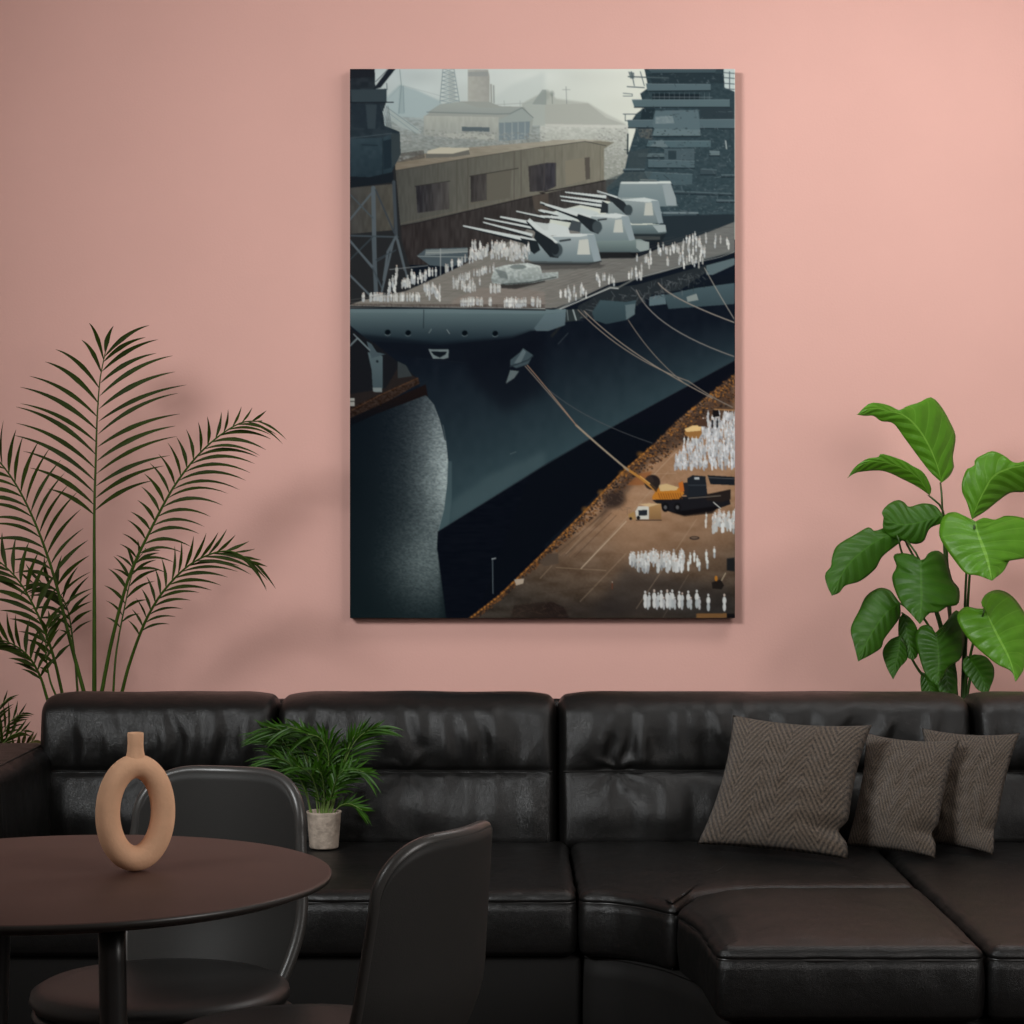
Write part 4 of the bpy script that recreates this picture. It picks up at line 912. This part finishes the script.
def vase():
    c = at(135.5, 871, 2.815); zb = .7302
    root = thing('ring_vase', 'tan clay ring shaped vase with a narrow neck, standing on the round table', 'vase', (c.x, c.y, zb))
    a, b, r = .0368, .0603, .0158; yaw = math.radians(24)
    ex = Vector((math.cos(yaw), math.sin(yaw), 0)); en = Vector((-math.sin(yaw), math.cos(yaw), 0))
    n, k = 96, 28; V, Fc = [], []; cz = zb + b + r + .0006
    for i in range(n):
        t = 2 * math.pi * i / n; p = Vector((a * math.cos(t), 0, b * math.sin(t)))
        nn = Vector((b * math.cos(t), 0, a * math.sin(t))).normalized()
        rr = r * (1 + .06 * max(0, -math.sin(t)))
        for j in range(k):
            f = 2 * math.pi * j / k
            q = p + nn * (rr * math.cos(f)); y = rr * 1.12 * math.sin(f)
            w = ex * q.x + en * y + Vector((c.x, c.y, cz + q.z))
            w.z = max(w.z, zb); V.append(w)
    for i in range(n):
        for j in range(k):
            i2, j2 = (i + 1) % n, (j + 1) % k; Fc.append((i * k + j, i2 * k + j, i2 * k + j2, i * k + j2))
    o = obj('body', V, Fc, M['clay'], root); fix_normals(o)
    zt = cz + b + r
    prof = [(.0135, zt - .012), (.0132, zt - .0075), (.0122, zt - .0025), (.0110, zt + .004), (.0103, zt + .012), (.0106, zt + .0265), (.0101, zt + .0282), (.0084, zt + .0282), (.0080, zt + .024), (.0080, zt - .004)]
    o = obj('neck', *lathe(prof, 40, c.x, c.y, False), M['clay'], root); fix_normals(o)
vase()

# ---------------------------------------------------------------- palms
def leaflet(V, Fc, b, m, t, w, face, n=9, fold=.25, peak=.42):  # folded blade along a quadratic curve
    face = face.normalized(); i0 = len(V)
    for k in range(n + 1):
        s = k / n; p = b * (1 - s) ** 2 + m * 2 * s * (1 - s) + t * s * s
        d = ((m - b) * (1 - s) + (t - m) * s)
        if d.length < 1e-9: d = t - b
        d.normalize(); x = d.cross(face)
        if x.length < 1e-4: x = d.cross(Vector((1, 0, .3)))
        x.normalize(); nn = x.cross(d)
        e = (s / peak) ** .6 if s < peak else ((1 - s) / (1 - peak)) ** .8
        ww = w * max(.06, e) if k < n else w * .03
        V += [p - x * ww + nn * ww * fold, p - nn * ww * fold * .3, p + x * ww + nn * ww * fold]
    for k in range(n):
        q = i0 + k * 3; Fc += [(q, q + 3, q + 4, q + 1), (q + 1, q + 4, q + 5, q + 2)]
def frond(root, pts, depth, t0, n, L, R, wd, rnd, lm, sm, d1=None, stem=.0035, lname='leaflets', bend=.0, basez=None, tiltface=0, tipf=.45):
    """pts: rachis seen at these pixels; L and R: (angle at base, angle at tip, length, droop) of the leaflets either side"""
    d1 = depth if d1 is None else d1
    N = 60; C = spline([Vector((x, y, 0)) for x, y in pts], N)
    dep = lambda s: depth + (d1 - depth) * s ** 1.5
    W3 = [at(C[i].x, C[i].y, dep(i / (N - 1))) for i in range(N)]
    path = list(W3)
    if basez is not None: path = [Vector((basez[0], basez[1], basez[2]))] + path
    fr_ = obj('frond', *tube(path, [stem * (1 - .72 * i / (len(path) - 1)) for i in range(len(path))], 7), sm, root)
    V, Fc = [], []
    for sgn, (a0, a1, ln, dr) in ((-1, L), (1, R)):
        for k in range(n):
            s = t0 + (1 - t0) * (k + (.0 if sgn < 0 else .45)) / n; s = min(s, .995)
            i = s * (N - 1); i0 = int(i); f = i - i0; j = min(i0 + 1, N - 1)
            p = C[i0].lerp(C[j], f); tg = (C[min(j + 1, N - 1)] - C[max(i0 - 1, 0)]).normalized()
            q = (s - t0) / (1 - t0)
            ang = math.radians((a0 + (a1 - a0) * q) + rnd.uniform(-4, 4)) * sgn
            pr = (.55 + 1.0 * q) if q < .35 else (.9 + .1 * math.cos((q - .35) * 2)) if q < .6 else .98 * (1 - (q - .6) / .4 * (1 - tipf))
            l = ln * pr * rnd.uniform(.93, 1.06)
            ca, sa = math.cos(ang), math.sin(ang)
            dv = Vector((tg.x * ca - tg.y * sa, tg.x * sa + tg.y * ca, 0))
            an2 = ang * .72; ca, sa = math.cos(an2), math.sin(an2); dm = Vector((tg.x * ca - tg.y * sa, tg.x * sa + tg.y * ca, 0))
            mid = p + dm * l * .5; tip = p + dv * l + Vector((0, 1, 0)) * l * dr
            D = dep(s); dd = rnd.uniform(-.03, .05) - .02
            leaflet(V, Fc, at(p.x, p.y, D), at(mid.x, mid.y, D + dd * .4 - bend), at(tip.x, tip.y, D + dd - bend * .4), wd * rnd.uniform(.85, 1.1) * D / FPX * (.75 if pr < .7 else 1), Vector((rnd.uniform(-.35, .35) + tiltface * sgn, -1, rnd.uniform(0, .5))))
    o = obj(lname, V, Fc, lm, fr_)
    return fr_

def tall_palm():
    rnd = random.Random(4); D = 5.60
    b0 = at(92, 700, D)
    root = thing('tall_palm', 'tall green palm with long feathery fronds, behind the left end of the sofa', 'plant', (b0.x, D, 0))
    x, y = b0.x, D
    obj('pot', *lathe([(.10, 0), (.13, .01), (.155, .30), (.165, .30), (.165, .325), (.145, .325), (.14, .29), (.0, .285)], 40, x, y, False), M['planter'], root)
    obj('soil', *lathe([(.0, .30), (.08, .302), (.141, .30)], 30, x, y, False), M['soil'], root)
    # the upright frond in the middle, leaflet by leaflet
    z = lambda a, b: (a / 3.657, 310 + b / 3.657)
    C = [z(345, 1410), z(345, 1024), z(345, 740), z(350, 560), z(355, 400), z(365, 260), z(378, 190), z(386, 150)]
    W3 = [at(a, b, D) for a, b in C]
    path = [Vector((x, y, .30))] + spline(W3, 40)
    fr_ = obj('frond', *tube(path, [.0062 * (1 - .8 * i / 40) for i in range(41)], 8), M['palm_stem'], root)
    right = [(735, 560, 622), (690, 600, 568), (645, 622, 530), (600, 648, 460), (553, 642, 422), (502, 658, 378), (455, 652, 302), (408, 682, 272), (362, 640, 224), (315, 632, 165), (268, 572, 156), (225, 578, 106), (190, 532, 98), (172, 546, 54)]
    left = [(750, 175, 652), (715, 108, 575), (672, 84, 514), (628, 50, 456), (583, 60, 412), (533, 58, 352), (487, 75, 340), (442, 74, 280), (396, 108, 240), (345, 165, 187), (290, 203, 142), (232, 298, 108), (185, 326, 46)]
    V, Fc = [], []
    xr = lambda b: 345 + max(0, (740 - b)) * .045 + max(0, 260 - b) * .13
    for S, sgn in ((right, 1), (left, -1)):
        for b, tx, ty in S:
            bx = xr(b); dx, dy = tx - bx, ty - b
            mx, my = bx + dx * .46, b + dy * .80
            dd = rnd.uniform(-.06, .02)
            leaflet(V, Fc, at(*z(bx, b), D), at(*z(mx, my), D + dd * .5), at(*z(tx, ty + 2), D + dd), 2.5 * D / FPX * rnd.uniform(.9, 1.1), Vector((rnd.uniform(-.2, .2), -1, rnd.uniform(0, .35))), 12)
    for tx, ty in ((415, 58),):
        leaflet(V, Fc, at(*z(385, 158), D), at(*z(388, 100), D), at(*z(tx, ty), D - .02), 2.7 * D / FPX, Vector((0, -1, .1)), 10)
    obj('leaflets', V, Fc, M['palm'], fr_)
    P = M['palm']; S = M['palm_stem']; bz = (x, y, .30)
    # right, arching out
    frond(root, [(101, 696), (112, 640), (128, 580), (148, 535), (175, 485), (205, 448), (238, 424), (262, 421)], 5.56, .36, 21, (80, 32, 35, .0), (50, 18, 70, .34), 2.0, rnd, P, S, 5.45, .0055, basez=bz)
    # left, leaning out of the frame
    frond(root, [(85, 696), (70, 640), (55, 580), (38, 530), (18, 488), (-4, 458), (-28, 440)], 5.58, .26, 19, (58, 30, 60, .22), (74, 34, 58, -.05), 2.2, rnd, P, S, 5.50, .0055, basez=bz)
    # low on the right
    frond(root, [(121, 696), (130, 662), (146, 620), (166, 588), (194, 562), (228, 551), (258, 565)], 5.54, .28, 18, (60, 12, 34, -.02), (42, 14, 58, .24), 1.9, rnd, P, S, 5.36, .0048, basez=bz)
    # low on the left
    frond(root, [(63, 697), (53, 655), (38, 615), (18, 580), (-6, 558), (-26, 552)], 5.54, .18, 14, (40, 28, 56, .15), (64, 34, 44, -.05), 2.7, rnd, P, S, 5.40, .0045, basez=bz)
    frond(root, [(47, 698), (40, 676), (28, 656), (10, 643), (-14, 637)], 5.50, .2, 11, (34, 25, 44, .12), (60, 34, 34, -.1), 2.4, rnd, P, S, 5.38, .004, basez=bz)
    # young fronds between the stems
    frond(root, [(113, 697), (116, 655), (124, 610), (134, 568), (146, 548)], 5.64, .45, 7, (60, 30, 34, .1), (45, 30, 38, .2), 1.9, rnd, P, S, 5.70, .0034, basez=bz)
    frond(root, [(78, 697), (74, 650), (66, 605), (48, 585), (28, 582)], 5.64, .42, 9, (40, 30, 34, .2), (66, 40, 38, 0), 2.1, rnd, P, S, 5.68, .0034, basez=bz)
    frond(root, [(57, 698), (50, 680), (46, 655), (47, 632), (54, 615)], 5.48, .3, 6, (40, 26, 22, .1), (44, 26, 26, 0), 2.0, rnd, P, S, 5.44, .003, basez=bz)
tall_palm()

def edge_palm():
    rnd = random.Random(9); D = 5.36
    b0 = at(-14, 760, D); x, y = b0.x, D
    root = thing('small_floor_palm', 'small palm with thin arching leaves behind the left sofa arm, at the frame edge', 'plant', (x, y, 0))
    obj('pot', *lathe([(.07, 0), (.085, .01), (.10, .5), (.105, .5), (.105, .52), (.092, .52), (.09, .49), (.0, .485)], 32, x, y, False), M['planter'], root)
    bz = (x, y, .48); S = M['small_stem']; P = M['palm']
    frond(root, [(-10, 775), (-2, 745), (10, 722), (24, 712)], 5.36, .2, 9, (50, 25, 26, -.05), (38, 20, 26, .2), 1.5, rnd, P, S, 5.3, .003, basez=bz)
    frond(root, [(-12, 775), (-9, 735), (-2, 710), (8, 698)], 5.38, .2, 9, (50, 25, 24, -.05), (42, 20, 28, .05), 1.4, rnd, P, S, 5.34, .003, basez=bz)
    frond(root, [(-12, 780), (-4, 757), (8, 738), (26, 730)], 5.34, .2, 9, (46, 25, 26, -.05), (30, 18, 22, .2), 1.6, rnd, P, S, 5.30, .003, basez=bz)
    frond(root, [(-14, 775), (-20, 740), (-30, 715)], 5.38, .3, 8, (50, 25, 26, 0), (42, 20, 26, .1), 1.5, rnd, P, S, 5.34, .003, basez=bz)
    frond(root, [(-6, 785), (6, 765), (20, 748), (36, 740)], 5.33, .3, 8, (50, 30, 20, 0), (40, 25, 20, .2), 2.0, rnd, M['olive'], S, 5.30, .003, basez=bz)
edge_palm()

def potted_palm():
    rnd = random.Random(21); D = 4.88
    c = at(324, 848, D); zb = .4385; x, y = c.x, c.y
    root = thing('potted_palm', 'small bushy green palm in a woven beige pot, standing on the sofa seat', 'plant', (x, y, zb))
    r0, r1, h = .033, .0395, .083
    obj('pot', *lathe([(.0, zb), (r0 - .002, zb), (r0, zb + .003), (r1 - .001, zb + h - .006), (r1 + .0006, zb + h - .001), (r1 - .001, zb + h), (r1 - .0035, zb + h - .002), (r1 - .005, zb + h - .016), (0, zb + h - .018)], 48, x, y, False), M['pot'], root)
    obj('soil', *lathe([(0, zb + h - .011), (r1 - .0045, zb + h - .0125)], 24, x, y, False), M['soil'], root)
    S, P = M['small_stem'], M['small_palm']
    b = lambda dx: (x + dx, y, zb + h - .014)
    Y = 4.88
    F = lambda pts, t0, n, L, R, w, d1, st, dx: frond(root, pts, Y, t0, n, L, R, w, rnd, P, S, d1, st, basez=b(dx), tipf=.7)
    F([(311, 814), (306, 790), (298, 765), (286, 745), (268, 733)], .22, 19, (56, 22, 50, .2), (24, 10, 24, .0), 1.15, 4.80, .0026, -.022)
    F([(312, 814), (304, 788), (292, 766), (274, 756)], .25, 15, (50, 20, 46, .26), (24, 10, 26, .1), 1.1, 4.74, .0022, -.02)
    F([(318, 814), (314, 784), (304, 752), (290, 734), (268, 727)], .25, 19, (44, 20, 46, .26), (30, 12, 26, .05), 1.3, 4.74, .0024, -.01)
    F([(322, 814), (322, 780), (316, 750), (304, 732), (288, 727)], .3, 18, (52, 26, 40, .34), (34, 14, 30, .3), 1.4, 4.72, .0024, -.004)
    F([(325, 814), (328, 780), (328, 752), (320, 738), (308, 734)], .3, 17, (56, 30, 38, .4), (40, 20, 34, .4), 1.4, 4.76, .0022, .0)
    F([(326, 814), (331, 785), (333, 760), (330, 742), (322, 734)], .25, 14, (54, 30, 32, .3), (54, 30, 34, .3), 1.4, 4.80, .0022, .004)
    F([(330, 814), (337, 786), (345, 758), (353, 738), (364, 728)], .3, 16, (36, 16, 22, .0), (60, 26, 48, .16), 1.3, 4.80, .0026, .012)
    F([(331, 814), (339, 782), (349, 752), (360, 736), (378, 726)], .3, 14, (30, 12, 20, .0), (48, 20, 44, .24), 1.2, 4.78, .0024, .014)
    F([(329, 814), (334, 796), (342, 780), (352, 770), (364, 772)], .3, 12, (36, 20, 22, .05), (48, 26, 36, .24), 1.5, 4.76, .0022, .01)
    F([(327, 814), (331, 796), (337, 778), (344, 770)], .25, 10, (46, 26, 28, .2), (46, 26, 32, .3), 1.5, 4.74, .002, .006)
    F([(333, 814), (340, 806), (350, 804), (362, 810)], .2, 10, (28, 18, 20, .0), (28, 16, 24, .2), 1.3, 4.77, .002, .018)
    F([(321, 814), (317, 792), (310, 774), (298, 766)], .25, 12, (44, 26, 32, .3), (46, 28, 30, .25), 1.4, 4.75, .002, -.006)
    F([(324, 814), (324, 792), (322, 776), (317, 768)], .2, 10, (54, 30, 28, .3), (54, 30, 28, .3), 1.4, 4.78, .002, .0)
potted_palm()

# ---------------------------------------------------------------- the broad leaved plant
def broad_plant():
    D = 5.56
    b0 = at(957, 715, D)
    root = thing('broad_leaf_plant', 'tall plant with broad glossy heart shaped leaves behind the right end of the sofa', 'plant', (b0.x, D, 0))
    x, y = b0.x, D
    obj('pot', *lathe([(.10, 0), (.13, .01), (.15, .30), (.16, .30), (.16, .325), (.142, .325), (.138, .29), (.0, .285)], 40, x, y, False), M['planter'], root)
    obj('soil', *lathe([(0, .30), (.08, .302), (.139, .30)], 30, x, y, False), M['soil'], root)
    a = lambda *p: [(810 + p[i] / 4.785, 380 + p[i + 1] / 4.785) for i in range(0, len(p), 2)]
    c = lambda *p: [(810 + p[i] / 4.785, 520 + p[i + 1] / 4.785) for i in range(0, len(p), 2)]
    def leaf(mid, left, right, m, d, tilt=(0, 0), cup=.02, stem=None, ripple=.0022, curl=0):
        N, K = 36, 9
        f2 = lambda P: spline([Vector((q[0], q[1], 0)) for q in P], N)
        Mi, Le, Ri = f2(mid), f2([mid[0]] + left + [mid[-1]]), f2([mid[0]] + right + [mid[-1]])
        cx = sum(q.x for q in Mi) / N; cy = sum(q.y for q in Mi) / N
        V, Fc, uv = [], [], []
        for i in range(N):
            s = i / (N - 1)
            for k in range(-K, K + 1):
                f = abs(k) / K; q = Mi[i].lerp((Le if k < 0 else Ri)[i], f)
                wpx = ((Le if k < 0 else Ri)[i] - Mi[i]).length
                dd = d + tilt[0] * (q.x - cx) / 100 + tilt[1] * (q.y - cy) / 100
                dd += cup * (f ** 1.6) * min(1, wpx / 30) - .006 * (1 - f) * 0 + curl * s * s
                dd += ripple * math.sin(2 * math.pi * (s * 8 - f * 1.3)) * math.sin(math.pi * min(1, f * 1.1)) * min(1, wpx / 15)
                V.append(at(q.x, q.y, dd)); uv.append((.5 + .5 * k / K, s))
        W = 2 * K + 1
        for i in range(N - 1):
            for k in range(W - 1):
                q = i * W + k; Fc.append((q, q + 1, q + W + 1, q + W))
        o = obj('leaf', V, Fc, m, root, True, uv)
        so = o.modifiers.new('thickness', 'SOLIDIFY'); so.thickness = .0012
        if stem:
            P = [Vector((x + (stem[0] - 957) / FPX * D * .25, D, .30))] + spline([at(px, py, D + (d - D) * (k / (len(stem[1]) - 1)) ** 3) for k, (px, py) in enumerate(stem[1])], 24)
            P[-1] = V[K] + Vector((0, .016, 0))
            obj('petiole', *tube(P, [.0052 - .0028 * k / (len(P) - 1) for k in range(len(P))], 8), M['petiole'], o)
        return o
    G, K_ = M['big_leaf'], M['dark_leaf']
    # large top leaf
    leaf(a(630, 492, 605, 400, 560, 300, 510, 225, 450, 170, 380, 150, 300, 135, 225, 166), a(575, 440, 520, 370, 450, 275, 398, 208, 340, 197, 305, 172, 262, 172), a(668, 460, 690, 415, 684, 370, 697, 270, 670, 200, 630, 130, 580, 82, 520, 108, 465, 124, 435, 146, 380, 122, 330, 110, 280, 114), G, 5.50, (.12, .02), .03, (960, [(958, 715), (952, 640), (946, 580), (943, 520), (941, 483)]))
    leaf(a(573, 552, 520, 470, 440, 420, 340, 392, 250, 405, 180, 470), a(520, 515, 450, 478, 350, 436, 240, 440, 200, 455), a(580, 515, 545, 445, 490, 410, 440, 382, 345, 353, 328, 368, 270, 378, 212, 420), G, 5.46, (.1, .12), .03, (955, [(955, 715), (952, 650), (948, 580), (944, 515), (930, 496)]))
    leaf(a(775, 668, 800, 600, 835, 530, 880, 460, 960, 420, 1040, 410, 1120, 430), a(750, 585, 729, 540, 727, 490, 750, 428, 785, 412, 790, 380, 830, 356, 875, 340, 930, 362, 980, 396, 1050, 388), a(840, 628, 900, 580, 960, 540, 1030, 534, 1085, 490), G, 5.52, (.05, .05), .03, (962, [(962, 715), (964, 640), (966, 580), (970, 520)]))
    # drooping pair on the left
    leaf(a(636, 645, 560, 672, 480, 690, 420, 690, 352, 655), a(640, 680, 575, 710, 545, 770, 500, 785, 440, 768, 385, 750, 350, 710), a(600, 602, 540, 590, 475, 606, 452, 586, 420, 574, 375, 594, 345, 630), K_, 5.47, (.06, -.05), .03, (956, [(955, 715), (952, 650), (948, 570), (943, 516)]))
    leaf(a(412, 728, 330, 765, 250, 820, 170, 900, 105, 1032), a(445, 762, 350, 842, 312, 905, 240, 962, 170, 984, 140, 1018), a(370, 704, 310, 722, 280, 704, 210, 742, 130, 792, 105, 850, 100, 892, 72, 930, 82, 985), K_, 5.42, (.08, -.08), .03, (953, [(953, 715), (948, 660), (928, 590), (905, 560), (897, 533)]))
    # large bright leaf in front
    leaf(a(792, 678, 800, 730, 825, 800, 850, 870, 870, 960), a(740, 652, 690, 633, 640, 652, 618, 720, 630, 772, 690, 860, 745, 925, 800, 934), a(832, 660, 885, 670, 932, 652, 1000, 656, 1060, 682, 1105, 760, 1055, 845, 965, 856, 925, 915), G, 5.36, (.03, -.12), .035, (966, [(964, 715), (966, 640), (970, 570), (975, 521)]))
    leaf(c(530, 192, 530, 270, 532, 350, 530, 430, 525, 497), c(500, 172, 450, 160, 400, 170, 415, 222, 393, 272, 410, 342, 440, 402, 490, 456), c(552, 185, 572, 155, 612, 148, 642, 172, 665, 230, 682, 290, 713, 332, 708, 402, 660, 412, 615, 440, 575, 442), K_, 5.40, (.02, -.1), .035, (955, [(955, 715), (950, 660), (930, 590), (905, 540), (920, 558)]))
    leaf(c(432, 398, 370, 440, 310, 520, 270, 590, 230, 677), c(432, 460, 400, 510, 355, 570, 340, 612, 290, 646), c(405, 362, 380, 334, 330, 325, 270, 362, 235, 432, 195, 520, 212, 602), K_, 5.45, (.06, -.06), .03, (954, [(954, 715), (948, 670), (925, 620), (901, 604)]))
    leaf(c(432, 552, 425, 620, 410, 690, 397, 762), c(382, 575, 348, 630, 366, 702), c(455, 600, 465, 662, 428, 708), K_, 5.50, (.02, -.05), .02, (953, [(953, 715), (940, 690), (920, 672), (900, 636)]))
    leaf(c(445, 445, 460, 520, 478, 600, 490, 672), c(425, 482, 425, 562, 450, 642), c(480, 470, 512, 520, 520, 602, 512, 652), K_, 5.52, (.02, -.05), .02, (955, [(955, 715), (940, 670), (915, 630), (903, 613)]))
    leaf(c(600, 540, 612, 610, 615, 700, 608, 792), c(575, 506, 530, 510, 505, 560, 520, 642, 555, 742), c(640, 500, 700, 432, 725, 480, 736, 572, 720, 662, 665, 702), K_, 5.47, (.02, -.06), .03, (956, [(956, 715), (952, 690), (945, 650), (935, 633)]))
    leaf(c(838, 425, 870, 500, 910, 580, 955, 670, 985, 772), c(800, 425, 742, 417, 705, 456, 720, 512, 770, 582, 832, 640, 900, 692, 965, 722), c(818, 400, 842, 355, 900, 335, 960, 360, 1010, 420, 1055, 510, 1042, 610, 1022, 712), G, 5.38, (.04, -.12), .035, (966, [(964, 715), (966, 680), (974, 640), (985, 609)]))
    leaf(c(755, 655, 790, 700, 825, 760, 850, 836), c(735, 668, 734, 720, 768, 766, 802, 812), c(790, 644, 842, 656, 877, 702, 879, 752, 862, 802), K_, 5.48, (.02, -.08), .02, (965, [(964, 715), (968, 690), (973, 660), (968, 657)]))
    leaf(c(533, 730, 560, 770, 580, 820, 585, 880), c(528, 770, 536, 830, 560, 870), c(575, 745, 612, 800, 610, 860), K_, 5.54, (.02, -.05), .02, (955, [(954, 720), (945, 700), (930, 680), (922, 672)]))
    leaf(c(640, 640, 650, 720, 660, 800, 665, 870), c(600, 700, 610, 800, 640, 860), c(690, 680, 705, 780, 690, 850), K_, 5.53, (.02, -.05), .02, (958, [(958, 725), (957, 700), (950, 670), (944, 654)]))
broad_plant()

# ---------------------------------------------------------------- light and camera
def area(name, loc, target, size, power, col):
    l = bpy.data.lights.new(name, 'AREA'); l.shape = 'RECTANGLE'; l.size, l.size_y = size; l.energy = power; l.color = col
    o = bpy.data.objects.new(name, l); COL.objects.link(o); o.location = loc
    o.rotation_euler = (Vector(target) - Vector(loc)).to_track_quat('-Z', 'Y').to_euler(); return o
def spot(name, loc, target, deg, power, col, rad, blend=1):
    l = bpy.data.lights.new(name, 'SPOT'); l.energy = power; l.color = col; l.spot_size = math.radians(deg); l.spot_blend = blend; l.shadow_soft_size = rad
    o = bpy.data.objects.new(name, l); COL.objects.link(o); o.location = loc
    o.rotation_euler = (Vector(target) - Vector(loc)).to_track_quat('-Z', 'Y').to_euler(); return o
spot('wall_spot', (-1.85, 1.9, 2.75), (.92, 5.95, 1.75), 84, 790, (.98, 1, 1), .62)
area('window_light', (2.35, 1.6, 1.9), (.1, 4.9, .8), (1.3, 1.3), 50, (1, .97, .94))
area('wall_wash_fill', (1.25, 4.75, 2.84), (1.2, 5.6, 0), (1.2, .8), 24, (1, 1, .98))  # added fill with no fixture behind it, brightens the upper right wall
w = bpy.data.worlds.new('world'); SC.world = w; w.use_nodes = True
w.node_tree.nodes['Background'].inputs[0].default_value = (1, .88, .82, 1); w.node_tree.nodes['Background'].inputs[1].default_value = .13

cam = bpy.data.cameras.new('camera'); co = bpy.data.objects.new('camera', cam); COL.objects.link(co)
co.location = (0, 0, CZ); co.rotation_euler = (math.pi / 2, 0, 0)
cam.sensor_width = 36; cam.lens = FPX / 1024 * 36; cam.clip_start = .05
SC.camera = co
vs = SC.view_settings
SC.display_settings.display_device = 'sRGB'
vs.view_transform = 'Standard'; vs.look = 'None'; vs.exposure = 0; vs.gamma = 1; vs.use_curve_mapping = False
